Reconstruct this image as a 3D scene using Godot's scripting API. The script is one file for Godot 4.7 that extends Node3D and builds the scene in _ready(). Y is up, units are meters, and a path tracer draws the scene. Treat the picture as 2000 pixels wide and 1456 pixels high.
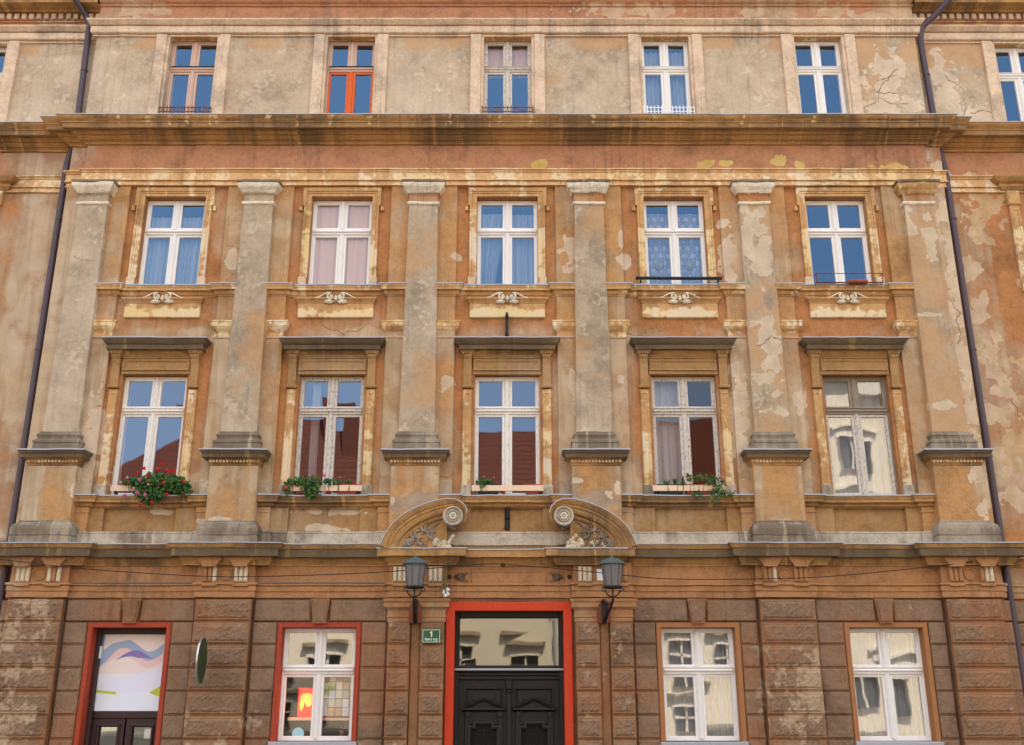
extends Node3D
# A weathered stucco apartment house, five bays between pilasters, seen from the street across it.

const AX := -0.1                                            # axis of the facade
const PIL := [-7.18, -4.345, -1.515, 1.315, 4.145, 6.965]   # pilaster axes
const BAY := [-5.83, -2.94, -0.08, 2.80, 5.60]              # window axes
const GFW := [-5.76, -2.90, -0.03, 2.80, 5.63]              # ground floor opening axes
const WING := -0.2                                          # plane of the wings beside the projecting front

var M := {}
var B: Node3D
var wob := FastNoiseLite.new()
var rng := RandomNumberGenerator.new()


class MB:
	var v := PackedVector3Array()
	var n := PackedVector3Array()
	var c := PackedColorArray()
	var col := Color.WHITE
	var noise: FastNoiseLite
	var amp := 0.0

	func w(p: Vector3) -> Vector3:
		if amp == 0.0:
			return p
		var q := p * 100.0
		return p + Vector3(noise.get_noise_3dv(q), noise.get_noise_3dv(q + Vector3(700, 0, 0)), noise.get_noise_3dv(q + Vector3(0, 900, 0))) * amp

	func tri(p: Vector3, q: Vector3, r: Vector3) -> void:
		var k := (q - p).cross(r - p)
		if k.length_squared() < 1e-16:
			return
		k = k.normalized()
		v.append_array([p, r, q]); n.append_array([k, k, k]); c.append_array([col, col, col])

	func quad(p: Vector3, q: Vector3, r: Vector3, s: Vector3) -> void:   # counter-clockwise from the front
		p = w(p); q = w(q); r = w(r); s = w(s)
		tri(p, q, r); tri(p, r, s)

	func quadn(p: Vector3, q: Vector3, r: Vector3, s: Vector3, a: Vector3, b: Vector3, d: Vector3, e: Vector3) -> void:
		v.append_array([p, r, q, p, s, r]); n.append_array([a, d, b, a, e, d]); c.append_array([col, col, col, col, col, col])

	func face(x0: float, x1: float, y0: float, y1: float, z: float) -> void:
		quad(Vector3(x0, y0, z), Vector3(x1, y0, z), Vector3(x1, y1, z), Vector3(x0, y1, z))

	func box(x0: float, x1: float, y0: float, y1: float, z0: float, z1: float, bev := 0.0, back := false) -> void:
		var b := minf(bev, minf(x1 - x0, y1 - y0) * 0.4)
		var z2 := z1 - b
		face(x0 + b, x1 - b, y0 + b, y1 - b, z1)
		if b > 0.0:
			quad(Vector3(x0, y0, z2), Vector3(x1, y0, z2), Vector3(x1 - b, y0 + b, z1), Vector3(x0 + b, y0 + b, z1))
			quad(Vector3(x1, y1, z2), Vector3(x0, y1, z2), Vector3(x0 + b, y1 - b, z1), Vector3(x1 - b, y1 - b, z1))
			quad(Vector3(x0, y1, z2), Vector3(x0, y0, z2), Vector3(x0 + b, y0 + b, z1), Vector3(x0 + b, y1 - b, z1))
			quad(Vector3(x1, y0, z2), Vector3(x1, y1, z2), Vector3(x1 - b, y1 - b, z1), Vector3(x1 - b, y0 + b, z1))
		quad(Vector3(x0, y0, z0), Vector3(x0, y0, z2), Vector3(x0, y1, z2), Vector3(x0, y1, z0))
		quad(Vector3(x1, y0, z2), Vector3(x1, y0, z0), Vector3(x1, y1, z0), Vector3(x1, y1, z2))
		quad(Vector3(x0, y1, z2), Vector3(x1, y1, z2), Vector3(x1, y1, z0), Vector3(x0, y1, z0))
		quad(Vector3(x0, y0, z0), Vector3(x1, y0, z0), Vector3(x1, y0, z2), Vector3(x0, y0, z2))
		if back:
			quad(Vector3(x1, y0, z0), Vector3(x0, y0, z0), Vector3(x0, y1, z0), Vector3(x1, y1, z0))

	# A plane at z with holes [x0, x1, y0, y1, depth, closed]: reveals run back by depth, closed ones end in a panel.
	func wall(x0: float, x1: float, y0: float, y1: float, z: float, holes := []) -> void:
		var xs := [x0, x1]
		var ys := [y0, y1]
		for h in holes:
			for k in [h[0], h[1]]:
				if not xs.has(k): xs.append(k)
			for k in [h[2], h[3]]:
				if not ys.has(k): ys.append(k)
		xs.sort(); ys.sort()
		for i in xs.size() - 1:
			for j in ys.size() - 1:
				var mx: float = (xs[i] + xs[i + 1]) / 2.0
				var my: float = (ys[j] + ys[j + 1]) / 2.0
				var open := false
				for h in holes:
					if mx > h[0] and mx < h[1] and my > h[2] and my < h[3]:
						open = true
				if not open:
					face(xs[i], xs[i + 1], ys[j], ys[j + 1], z)
		for h in holes:
			var a := Vector3(h[0], h[2], z)
			var b := Vector3(h[1], h[2], z)
			var d := Vector3(h[1], h[3], z)
			var e := Vector3(h[0], h[3], z)
			var k := Vector3(0, 0, -h[4])
			quad(a, a + k, e + k, e)
			quad(b + k, b, d, d + k)
			quad(a + k, a, b, b + k)
			quad(e, e + k, d + k, d)
			if h[5]:
				face(h[0], h[1], h[2], h[3], z - h[4])

	# Sweeps a profile along a plan path with mitred corners. "xz": path (x, z), profile (out, y). "xy": path (x, y), profile (out, z).
	func sweep(path: Array, prof: Array, mode := "xz", closed := false, scale := [], step := 0.16) -> void:
		var pts: Array[Vector2] = []
		var sc: Array[float] = []
		var m := path.size()
		for i in (m if closed else m - 1):
			var p: Vector2 = path[i]
			var q: Vector2 = path[(i + 1) % m]
			var k := maxi(1, int(ceil(p.distance_to(q) / step)))
			for j in k:
				pts.append(p.lerp(q, float(j) / k))
				sc.append(1.0 if scale.is_empty() else lerpf(scale[i], scale[(i + 1) % m], float(j) / k))
		if not closed:
			pts.append(path[m - 1])
			sc.append(1.0 if scale.is_empty() else scale[m - 1])
		var cnt := pts.size()
		var rows := []
		for i in cnt:
			var d0: Vector2 = (pts[i] - pts[(i - 1 + cnt) % cnt]).normalized()
			var d1: Vector2 = (pts[(i + 1) % cnt] - pts[i]).normalized()
			if not closed and i == 0: d0 = d1
			if not closed and i == cnt - 1: d1 = d0
			var n0 := Vector2(-d0.y, d0.x)
			var n1 := Vector2(-d1.y, d1.x)
			var mt := (n0 + n1) / maxf(0.25, 1.0 + n0.dot(n1))
			var row := PackedVector3Array()
			for f in prof:
				var o: Vector2 = pts[i] + mt * (f.x * sc[i])
				row.append(w(Vector3(o.x, f.y, o.y) if mode == "xz" else Vector3(o.x, o.y, f.y)))
			rows.append(row)
		var quads := []
		var facing := 0.0
		for i in (cnt if closed else cnt - 1):
			var a: PackedVector3Array = rows[i]
			var b: PackedVector3Array = rows[(i + 1) % cnt]
			for j in prof.size() - 1:
				quads.append([a[j], b[j], b[j + 1], a[j + 1]])
				facing += ((b[j] - a[j]).cross(b[j + 1] - a[j])).z
		for q in quads:
			if facing >= 0.0:
				tri(q[0], q[1], q[2]); tri(q[0], q[2], q[3])
			else:
				tri(q[0], q[3], q[2]); tri(q[0], q[2], q[1])

	func cap(poly: Array, to3: Callable, want: Vector3) -> void:
		var pv := PackedVector2Array(poly)
		var ix := Geometry2D.triangulate_polygon(pv)
		for k in range(0, ix.size(), 3):
			var p: Vector3 = w(to3.call(pv[ix[k]]))
			var q: Vector3 = w(to3.call(pv[ix[k + 1]]))
			var r: Vector3 = w(to3.call(pv[ix[k + 2]]))
			if (q - p).cross(r - p).dot(want) >= 0.0: tri(p, q, r)
			else: tri(p, r, q)

	# A polygon in a plane pushed out along an axis: to3 maps the polygon to space.
	func prism(poly: Array, to3: Callable, out: Vector3, both := true) -> void:
		var front := func(p): return to3.call(p) + out
		cap(poly, front, out)
		if both: cap(poly, to3, -out)
		var area := 0.0
		for i in poly.size():
			area += poly[i].cross(poly[(i + 1) % poly.size()])
		for i in poly.size():
			var a: Vector2 = poly[i]
			var e: Vector2 = poly[(i + 1) % poly.size()] - a
			var p: Vector3 = to3.call(a)
			var q: Vector3 = to3.call(a + e)
			var want: Vector3 = (to3.call(a + Vector2(e.y, -e.x)) - p) * signf(area)
			if (q - p).cross(out).dot(want) >= 0.0: quad(p, q, q + out, p + out)
			else: quad(q, p, p + out, q + out)

	func tube(pts: Array, r: float, sides := 8, closed := false, radii := []) -> void:
		var rings := []
		var cnt := pts.size()
		var side := Vector3.ZERO
		for i in cnt:
			var a: Vector3 = pts[(i - 1 + cnt) % cnt] if closed else pts[maxi(i - 1, 0)]
			var b: Vector3 = pts[(i + 1) % cnt] if closed else pts[mini(i + 1, cnt - 1)]
			var d := (b - a).normalized()
			if side == Vector3.ZERO:
				side = d.cross(Vector3.UP if absf(d.y) < 0.9 else Vector3.RIGHT)
			side = (side - d * side.dot(d)).normalized()
			var up := side.cross(d)
			var rr: float = r if radii.is_empty() else radii[i]
			var ring := []
			for k in sides:
				var t := TAU * k / sides
				var o := side * cos(t) + up * sin(t)
				ring.append([pts[i] + o * rr, o])
			rings.append(ring)
		for i in (cnt if closed else cnt - 1):
			for k in sides:
				var a = rings[i][k]; var b = rings[i][(k + 1) % sides]
				var d = rings[(i + 1) % cnt][(k + 1) % sides]; var e = rings[(i + 1) % cnt][k]
				quadn(a[0], e[0], d[0], b[0], a[1], e[1], d[1], b[1])
		if not closed:
			for k in range(1, sides - 1):
				tri(rings[0][0][0], rings[0][k][0], rings[0][k + 1][0])
				tri(rings[cnt - 1][0][0], rings[cnt - 1][k + 1][0], rings[cnt - 1][k][0])

	# prof: (radius, height) from bottom to top round the axis through at
	func lathe(prof: Array, at: Vector3, basis := Basis.IDENTITY, sides := 24) -> void:
		for j in prof.size() - 1:
			var p: Vector2 = prof[j]
			var q: Vector2 = prof[j + 1]
			var s := (q - p).normalized()
			for k in sides:
				var t0 := TAU * k / sides
				var t1 := TAU * (k + 1) / sides
				var e0 := Vector3(cos(t0), 0, -sin(t0))
				var e1 := Vector3(cos(t1), 0, -sin(t1))
				var n0 := basis * (e0 * s.y - Vector3.UP * s.x)
				var n1 := basis * (e1 * s.y - Vector3.UP * s.x)
				quadn(at + basis * (e0 * p.x + Vector3.UP * p.y), at + basis * (e1 * p.x + Vector3.UP * p.y), at + basis * (e1 * q.x + Vector3.UP * q.y), at + basis * (e0 * q.x + Vector3.UP * q.y), n0, n1, n1, n0)

	func ball(at: Vector3, r: Vector3, sides := 8, basis := Basis.IDENTITY) -> void:
		var prof := []
		for j in 6:
			var t := -PI / 2 + PI * j / 5.0
			prof.append(Vector2(cos(t), sin(t)))
		lathe(prof, at, basis * Basis.from_scale(r), sides)

	func build(mat: Material, into: ArrayMesh = null) -> ArrayMesh:
		var mesh := into if into else ArrayMesh.new()
		var uv := PackedVector2Array()
		var uv2 := PackedVector2Array()
		uv.resize(v.size()); uv2.resize(v.size())
		for i in range(0, v.size(), 3):
			var k := (v[i + 2] - v[i]).cross(v[i + 1] - v[i]).abs()
			var sx := 1.0 if k.x > k.z and k.x >= k.y else 0.0
			var sy := 1.0 if k.y > k.z and k.y > k.x else 0.0
			for j in 3:
				var p := v[i + j]
				var q := Vector2(p.x + sx * p.z, -(p.y - sy * p.z))
				uv[i + j] = q
				uv2[i + j] = Vector2((q.x + 10.0) / 20.0, (q.y + 14.0) / 13.6)
		var arr := []
		arr.resize(Mesh.ARRAY_MAX)
		arr[Mesh.ARRAY_VERTEX] = v; arr[Mesh.ARRAY_NORMAL] = n; arr[Mesh.ARRAY_COLOR] = c
		arr[Mesh.ARRAY_TEX_UV] = uv; arr[Mesh.ARRAY_TEX_UV2] = uv2
		mesh.add_surface_from_arrays(Mesh.PRIMITIVE_TRIANGLES, arr)
		mesh.surface_set_material(mesh.get_surface_count() - 1, mat)
		return mesh


func V2(x: float, y: float) -> Vector2: return Vector2(x, y)
func V3(x: float, y: float, z: float) -> Vector3: return Vector3(x, y, z)

func mb(plaster := false) -> MB:
	var m := MB.new()
	m.noise = wob
	m.amp = 0.011 if plaster else 0.0
	return m

func prof(a: Array) -> Array:      # flat list of pairs to points
	var o := []
	for i in range(0, a.size(), 2): o.append(Vector2(a[i], a[i + 1]))
	return o

func put(called: String, mesh: Mesh, parent: Node = self) -> MeshInstance3D:
	var o := MeshInstance3D.new()
	o.name = called
	o.mesh = mesh
	parent.add_child(o, true)
	return o

func part(called: String, m: MB, mat: String, parent: Node = null) -> MeshInstance3D:
	return put(called, m.build(M[mat]), parent if parent else B)

func thing(called: String, label: String, category: String, at := Vector3.ZERO, group := "") -> Node3D:
	var o := Node3D.new()
	o.name = called
	o.position = at
	add_child(o, true)
	return tag(o, label, category, group)

func tag(o: Node3D, label: String, category: String, group := "") -> Node3D:
	o.set_meta("label", label); o.set_meta("category", category)
	if group: o.set_meta("group", group)
	return o

func breaks(x0: float, x1: float, z: float, list: Array) -> Array:   # plan path with steps [xa, xb, z]
	var o := [Vector2(x0, z)]
	for b in list:
		o.append_array([Vector2(b[0], z), Vector2(b[0], b[2]), Vector2(b[1], b[2]), Vector2(b[1], z)])
	o.append(Vector2(x1, z))
	return o


const TW := 2000        # the sheets of wear cover x -10..10 and y 0.4..14, 100 pixels a metre
const TH := 1360

func noise_bytes(freq: float, octaves: int, sd: int, w := TW, h := TH, seamless := false, gain := 0.5) -> PackedByteArray:
	var f := FastNoiseLite.new()
	f.noise_type = FastNoiseLite.TYPE_SIMPLEX_SMOOTH
	f.seed = sd
	f.frequency = freq
	f.fractal_octaves = octaves
	f.fractal_gain = gain
	var im := f.get_seamless_image(w, h) if seamless else f.get_image(w, h)
	im.convert(Image.FORMAT_L8)
	return im.get_data()

func streak_bytes(sd: int, freq := 0.05, squash := 14) -> PackedByteArray:   # noise drawn out downwards, as rain leaves it
	var f := FastNoiseLite.new()
	f.noise_type = FastNoiseLite.TYPE_SIMPLEX_SMOOTH
	f.seed = sd
	f.frequency = freq
	f.fractal_octaves = 4
	var im := f.get_image(TW, TH / squash)
	im.convert(Image.FORMAT_L8)
	im.resize(TW, TH, Image.INTERPOLATE_CUBIC)
	return im.get_data()

# How worn each place is: 128 is neutral. Rectangles in metres [x0, x1, y0, y1, level], softened.
func bias_bytes(base: int, rects: Array) -> PackedByteArray:
	var im := Image.create_empty(200, 136, false, Image.FORMAT_L8)
	im.fill(Color8(base, base, base))
	for r in rects:
		var x0 := int(round((r[0] + 10.0) * 10.0)); var x1 := int(round((r[1] + 10.0) * 10.0))
		var y0 := int(round((14.0 - r[3]) * 10.0)); var y1 := int(round((14.0 - r[2]) * 10.0))
		im.fill_rect(Rect2i(x0, y0, maxi(1, x1 - x0), maxi(1, y1 - y0)), Color8(r[4], r[4], r[4]))
	im.resize(TW, TH, Image.INTERPOLATE_CUBIC)
	return im.get_data()

func blot(d: PackedByteArray, nz: PackedByteArray, x: float, y: float, rx: float, ry: float, cl: Color, alpha := 240, ragged := 0.5, rim := 12) -> void:
	var cx := int((x + 10.0) * 100.0); var cy := int((14.0 - y) * 100.0)
	var wx := int(rx * 100.0 * 1.6) + 2; var wy := int(ry * 100.0 * 1.6) + 2
	for j in range(maxi(0, cy - wy), mini(TH, cy + wy)):
		for i in range(maxi(0, cx - wx), mini(TW, cx + wx)):
			var k := j * TW + i
			var dx := (i - cx) / (rx * 100.0); var dy := (j - cy) / (ry * 100.0)
			var r := sqrt(dx * dx + dy * dy) + (nz[k] - 128) / 128.0 * ragged * 2.0 + (nz[(k * 3 + 517) % nz.size()] - 128) / 128.0 * 0.22
			if r < 1.0:
				var e := 0
				if r > 0.84: e = rim
				var s := (nz[(k + 7001) % nz.size()] - 128) / 7
				d[k * 4] = clampi(cl.r8 + e + s, 0, 255); d[k * 4 + 1] = clampi(cl.g8 + e + s, 0, 255); d[k * 4 + 2] = clampi(cl.b8 + e + s, 0, 255)
				d[k * 4 + 3] = maxi(d[k * 4 + 3], int(alpha * clampf((1.0 - r) * 9.0, 0.0, 1.0)))

func crack(d: PackedByteArray, x: float, y: float, length: float, way: Vector2, sd: int) -> void:
	var g := RandomNumberGenerator.new()
	g.seed = sd
	var p := Vector2((x + 10.0) * 100.0, (14.0 - y) * 100.0)
	way.y = -way.y
	var turn := 0.0
	for k in int(length * 140.0):
		turn = clampf(turn + g.randf_range(-.35, .35), -.9, .9)
		if g.randf() < .04: turn = -turn
		p += way.rotated(turn) * .75
		var i := int(p.x); var j := int(p.y)
		if i < 1 or j < 1 or i >= TW - 1 or j >= TH - 1: return
		for o in ([0, 1] if g.randf() < .2 else [0]):
			var n: int = ((j + o) * TW + i) * 4
			d[n] = 96; d[n + 1] = 76; d[n + 2] = 58
			d[n + 3] = maxi(d[n + 3], g.randi_range(40, 105))

func sheet(d: PackedByteArray, w := TW, h := TH) -> ImageTexture:
	return ImageTexture.create_from_image(Image.create_from_data(w, h, false, Image.FORMAT_RGBA8, d))

func make_textures() -> Dictionary:
	var n1 := noise_bytes(0.0044, 7, 11)
	var n2 := noise_bytes(0.0176, 6, 23)
	var n3 := streak_bytes(31, 0.045)
	var n6 := streak_bytes(71, 0.09, 34)
	var fine := noise_bytes(0.36, 2, 61)
	var n4 := noise_bytes(0.085, 3, 47)
	var n5 := noise_bytes(0.026, 5, 53)
	var bw := bias_bytes(122, [
		[-10, -9.2, 9.0, 10.9, 92], [-10, -9.0, 7.2, 9.0, 112], [-9.2, -8.6, 3.9, 10.9, 150], [-8.6, -7.3, 3.9, 10.9, 185], [-10, -7.9, 3.9, 7.4, 178],
		[7.2, 7.7, 4.2, 10.4, 168], [7.7, 8.25, 4.0, 9.8, 160], [8.3, 10, 7.7, 10.4, 96], [8.2, 10, 4.0, 7.2, 168], [8.2, 10, 3.8, 4.2, 150],
		[-7.3, 7.2, 10.1, 11.0, 76], [-10, 10, 13.3, 14.0, 92], [4.5, 8.0, 13.3, 14.0, 128], [-8, -6.6, 13.3, 14, 140], [-7.4, 7.4, 2.9, 3.6, 80],
		[-6.9, -4.6, 4.5, 6.2, 138], [-4.1, -1.8, 4.5, 5.4, 140], [-1.3, 1.1, 4.5, 5.6, 138], [1.6, 3.9, 4.5, 5.3, 140], [4.4, 6.7, 4.5, 5.2, 134],
		[-6.9, -4.6, 7.1, 7.45, 160], [-4.1, -1.8, 7.1, 7.45, 155], [-1.3, 1.1, 7.1, 7.45, 165], [1.6, 3.9, 7.1, 7.4, 150], [4.4, 6.7, 7.1, 7.4, 145],
		[-6.9, -6.6, 8.1, 9.6, 146], [-5.1, -4.6, 8.1, 9.6, 140], [-7.0, -6.6, 4.6, 7.2, 165], [-4.9, -4.6, 4.6, 7.1, 165], [-4.1, -3.8, 4.6, 7.1, 155],
		[-2.1, -1.8, 4.6, 7.2, 150], [-1.3, -0.9, 4.6, 7.2, 150], [0.7, 1.1, 4.6, 7.2, 158], [1.6, 1.95, 4.6, 7.2, 150], [3.5, 3.9, 4.6, 7.2, 165], [4.4, 4.8, 4.6, 7.2, 150], [6.3, 6.7, 4.6, 7.2, 140]])
	var strips_worn := [[-7.75, -7.3, 152], [-6.92, -6.62, 150], [-4.92, -4.62, 140], [-4.08, -3.78, 146], [-2.1, -1.8, 144], [-1.26, -0.95, 136], [0.74, 1.04, 138], [1.58, 1.88, 132], [3.57, 3.88, 146], [4.4, 4.7, 140], [6.4, 6.7, 136], [7.2, 7.5, 150]]
	var fields := []
	for x in BAY: fields.append([x - 0.85, x + 0.85, 4.9, 9.7, 112])
	var bw2 := bias_bytes(128, fields + strips_worn.map(func(q): return [q[0], q[1], 4.6, 7.2, q[2] + 8]) + strips_worn.map(func(q): return [q[0], q[1], 7.9, 9.7, q[2]]))
	var bp := bias_bytes(112, [[-10, -6.6, 3.8, 10, 140], [3.7, 4.6, 4.4, 10, 76], [6.6, 7.6, 4.4, 10, 62], [-10, 10, 13.0, 13.2, 60], [-10, 5.5, 11.2, 12.8, 130], [-10, 5.5, 12.8, 13.2, 92], [5.5, 10, 12.6, 13.2, 70]])
	var bt := bias_bytes(112, [[-10, 10, 9.9, 10.3, 140], [-10, 10, 13.05, 13.35, 150], [-10, 10, 7.5, 7.66, 190], [-10, 10, 7.25, 7.5, 150], [-10, 10, 8.1, 9.2, 168], [-10, 10, 4.5, 5.6, 165], [-10, 10, 9.4, 10.0, 108]])
	var bk := bias_bytes(100, [[-10, -6.9, 0, 3.0, 150], [-4.8, -3.7, 0, 1.4, 128], [3.6, 4.6, 0, 2.3, 150], [-10, 10, 0.4, 0.9, 130], [0.9, 1.8, 0.4, 2.7, 112]])
	var size := TW * TH
	var wall := PackedByteArray(); wall.resize(size * 4)
	var pil := PackedByteArray(); pil.resize(size * 4)
	var trim := PackedByteArray(); trim.resize(size * 4)
	var soot := PackedByteArray(); soot.resize(size * 4)
	var block := PackedByteArray(); block.resize(size * 4)
	for i in size:
		var a := n1[i]
		var b := n2[i]
		var s := n3[i]
		var f := n4[i]
		var k := i * 4
		# paint gone from the walls: soft fading first, bare plaster where it is worst
		var w := a + ((b - 128) * 3 >> 3) + ((f - 128) >> 4) + ((bw[i] + bw2[i] - 256) << 1)
		var hard := clampi((w - 200) * 10, 0, 200)
		var soft := clampi((w + ((s - 128) >> 2) - 90) * 3 >> 1, 0, 150)
		var gr := (b >> 3) + ((fine[i] - 128) >> 4) - clampi((128 - s) >> 1, 0, 14)
		wall[k] = clampi(170 + gr + (14 if hard > 0 else 0), 0, 255)
		wall[k + 1] = clampi(149 + gr - ((a - 128) >> 4) + (14 if hard > 0 else 0), 0, 255)
		wall[k + 2] = clampi(121 + gr - ((a - 128) >> 3) + (12 if hard > 0 else 0), 0, 255)
		wall[k + 3] = maxi(hard, soft)
		# bare render: pale and dark clouds, ochre paint left in places
		var p := a + ((b - 128) >> 2) + ((bp[i] - 128) << 1)
		if p < 74:
			pil[k] = 200; pil[k + 1] = 150; pil[k + 2] = 98
			pil[k + 3] = clampi((74 - p) * 3, 0, 140)
		else:
			pil[k] = 222; pil[k + 1] = 200; pil[k + 2] = 170
			pil[k + 3] = clampi((p - 110) * 3 >> 1, 0, 110) + clampi((b + (f >> 1) - 244) * 8, 0, 90)
		# trims: paint flaked down to pale cream
		var t := b + ((s - 128) >> 1) + ((f - 128) >> 1) + ((bt[i] - 128) * 3 >> 1)
		trim[k] = 240; trim[k + 1] = 218 - ((a - 128) >> 4); trim[k + 2] = 172 - ((a - 128) >> 2)
		trim[k + 3] = clampi((t - 138) * 4, 0, 190)
		# cornices: black rain streaks, washed-out yellow ones between
		if s > 188:
			soot[k] = 214; soot[k + 1] = 178; soot[k + 2] = 108
			soot[k + 3] = clampi((s - 188) * 2, 0, 50)
		else:
			soot[k] = 100; soot[k + 1] = 84; soot[k + 2] = 66
			soot[k + 3] = clampi(((b >> 1) + a + ((n6[i] - 128) >> 2) - 150) * 2, 0, 165)
		# hammered blocks: lime bloom and orange-brown paint
		var q := b + ((f - 128) >> 1) + ((s - 128) >> 2) + ((bk[i] - 128) << 1)
		if q > 150:
			block[k] = 200; block[k + 1] = 172; block[k + 2] = 138
			block[k + 3] = clampi((q - 156) * 3, 0, 150)
		else:
			block[k] = 172; block[k + 1] = 108; block[k + 2] = 64
			block[k + 3] = clampi((a - 120) * 3 >> 1, 0, 80)
	# paint that came off in known places
	var yel := Color8(206, 176, 100)
	for q in [[0.52, 10.42, .16, .13], [3.35, 10.42, .17, .09], [3.75, 10.42, .13, .05], [4.62, 10.45, .13, .11], [5.02, 10.4, .08, .07], [6.28, 10.36, .11, .06], [6.65, 10.37, .2, .09]]:
		blot(wall, n5, q[0], q[1], q[2], q[3], yel, 240, 0.5, 6)
	for q in [[8.35, 13.5, .15, .08], [8.75, 13.5, .08, .05], [9.2, 13.5, .1, .06], [7.65, 13.5, .1, .05]]:
		blot(wall, n5, q[0], q[1], q[2], q[3], yel, 235)
	for q in [[1.9, 13.62, .75, .13], [2.7, 13.6, .4, .12], [4.4, 13.6, .2, .11], [5.1, 13.55, .25, .08], [6.0, 13.6, .28, .12], [6.6, 13.52, .3, .08], [-7.0, 13.65, .3, .13], [-6.5, 13.62, .2, .1], [-8.6, 13.5, .5, .14]]:
		blot(wall, n5, q[0], q[1], q[2], q[3], Color8(196, 168, 134), 220)
	for q in [[0.98, 8.75, .14, .36], [-1.05, 6.4, .1, .12], [1.05, 6.2, .1, .35], [1.02, 6.55, .12, .1], [3.62, 5.9, .16, .75], [3.66, 8.75, .14, .55], [-6.68, 5.3, .2, .7], [1.85, 9.0, .05, .2], [1.9, 8.6, .12, .1], [-4.75, 8.6, .1, .16], [4.66, 6.1, .1, .2], [1.78, 6.5, .07, .1], [-0.95, 8.65, .06, .06]]:
		blot(wall, n5, q[0], q[1], q[2], q[3], Color8(208, 186, 156), 225, 0.5)
	for y in 26:
		var hy := 4.4 + y * 0.235
		blot(wall, n5, 7.42 + 0.06 * sin(y * 2.1), hy, .17 + .05 * sin(y * 1.3), .17, Color8(212, 188, 158), 215, 0.8)
		if y % 3 != 1:
			blot(wall, n5, 7.98 + 0.12 * sin(y * 1.7), hy + .1, .13 + .05 * cos(y * 2.3), .2, Color8(204, 180, 146), 205, 0.85)
	for q in [[8.4, 9.9, .3, .3], [8.2, 9.4, .22, .3], [8.9, 8.3, .16, .12], [8.4, 5.4, .5, .35], [8.9, 6.6, .5, .3], [8.5, 4.9, .16, .12]]:
		blot(wall, n5, q[0], q[1], q[2], q[3], Color8(198, 170, 128), 170, 0.85)
	for q in [[7.05, 8.9, .1, .4], [6.75, 9.2, .12, .35], [4.0, 8.9, .13, .5], [4.25, 9.4, .1, .1], [4.2, 8.7, .16, .5], [4.2, 7.2, .22, .35], [4.15, 6.5, .2, .25], [4.0, 5.4, .1, .12], [4.25, 5.9, .2, .08], [7.0, 6.0, .25, .07], [6.9, 7.55, .3, .035]]:
		blot(pil, n5, q[0], q[1], q[2], q[3], Color8(208, 186, 154), 215, 0.55)
	var cream := Color8(214, 190, 160)
	for q in [[6.7, 11.9, .3, .7], [6.95, 12.3, .18, .5], [6.6, 11.6, .6, .2], [7.9, 12.1, .25, .6], [8.05, 11.5, .3, .3], [8.5, 11.55, .4, .15]]:
		blot(pil, n5, q[0], q[1], q[2], q[3], cream, 215, 0.6)
	for q in [[-1.5, 4.42, .42, .16], [1.32, 4.42, .42, .16], [-1.3, 4.5, .25, .1], [1.1, 4.5, .25, .1]]:
		blot(wall, n5, q[0], q[1], q[2], q[3], Color8(158, 142, 122), 190, 0.45, 0)
	for q in [[-2.65, 4.32, .3, .05], [-3.15, 4.33, .2, .035], [-5.5, 4.33, .22, .045], [-1.86, 4.44, .035, .07], [-1.15, 4.72, .03, .07], [1.62, 4.6, .1, .12], [1.0, 4.76, .08, .03], [-4.6, 4.15, .3, .04], [-2.9, 4.05, .4, .05]]:
		blot(wall, n5, q[0], q[1], q[2], q[3], Color8(210, 192, 162), 225, 0.6)
	for x in [-6.3, -5.9, -5.3, -3.0, -.1, -6.9, -5.6, -5.0, -4.2, -2.6, -1.2, .2, 1.4, 2.6, 4.1, 5.3]:
		blot(soot, n4, x + 0.13 * sin(x * 9.0), 11.07, .035, .06, Color8(222, 196, 140), 210, 0.7)
	# cracks and seams
	for q in [[6.3, 11.5, 1.1, .15, .35], [6.55, 12.2, 1.0, -.5, .3], [6.45, 11.75, .7, 1.0, .08], [6.5, 11.95, .6, 1.0, -.05], [6.6, 12.15, .5, 1.0, .04], [7.95, 12.4, 1.2, .35, -1.0], [8.3, 11.6, .5, 1.0, .1], [-1.75, 5.75, .5, 1.0, -.15], [4.0, 7.0, .5, 1.0, .1], [-7.4, 8.6, .4, 1.0, .2], [-4.5, 9.0, .3, 1.0, .3]]:
		crack(pil, q[0], q[1], q[2], Vector2(q[3], q[4]).normalized(), int(q[0] * 100.0))
	for q in [[-6.7, 6.0, .3, 1.0, .25], [-4.85, 8.85, .35, 1.0, -.4], [-4.9, 8.2, .5, .9, .5], [-2.0, 8.8, .45, .1, -1.0], [-6.6, 8.3, .35, .8, -.4], [8.6, 8.1, 1.4, .1, -1.0], [8.2, 6.2, 1.3, .3, -1.0], [8.9, 5.4, .8, 1.0, -.3], [7.35, 7.8, .8, .1, -1.0], [-9.0, 9.9, 4.5, .05, -1.0], [-9.6, 6.1, 1.2, .4, -1.0], [-3.9, 7.3, 1.6, 1.0, .02], [1.9, 7.28, 1.2, 1.0, .03], [4.6, 7.3, 1.6, 1.0, -.02], [-1.2, 4.85, .3, 1.0, .5]]:
		crack(wall, q[0], q[1], q[2], Vector2(q[3], q[4]).normalized(), int(q[0] * 100.0))
	var mot := PackedByteArray(); mot.resize(size * 4)
	var hw := PackedByteArray(); hw.resize(size)
	var hp := PackedByteArray(); hp.resize(size)
	var hg := PackedByteArray(); hg.resize(size)
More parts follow.
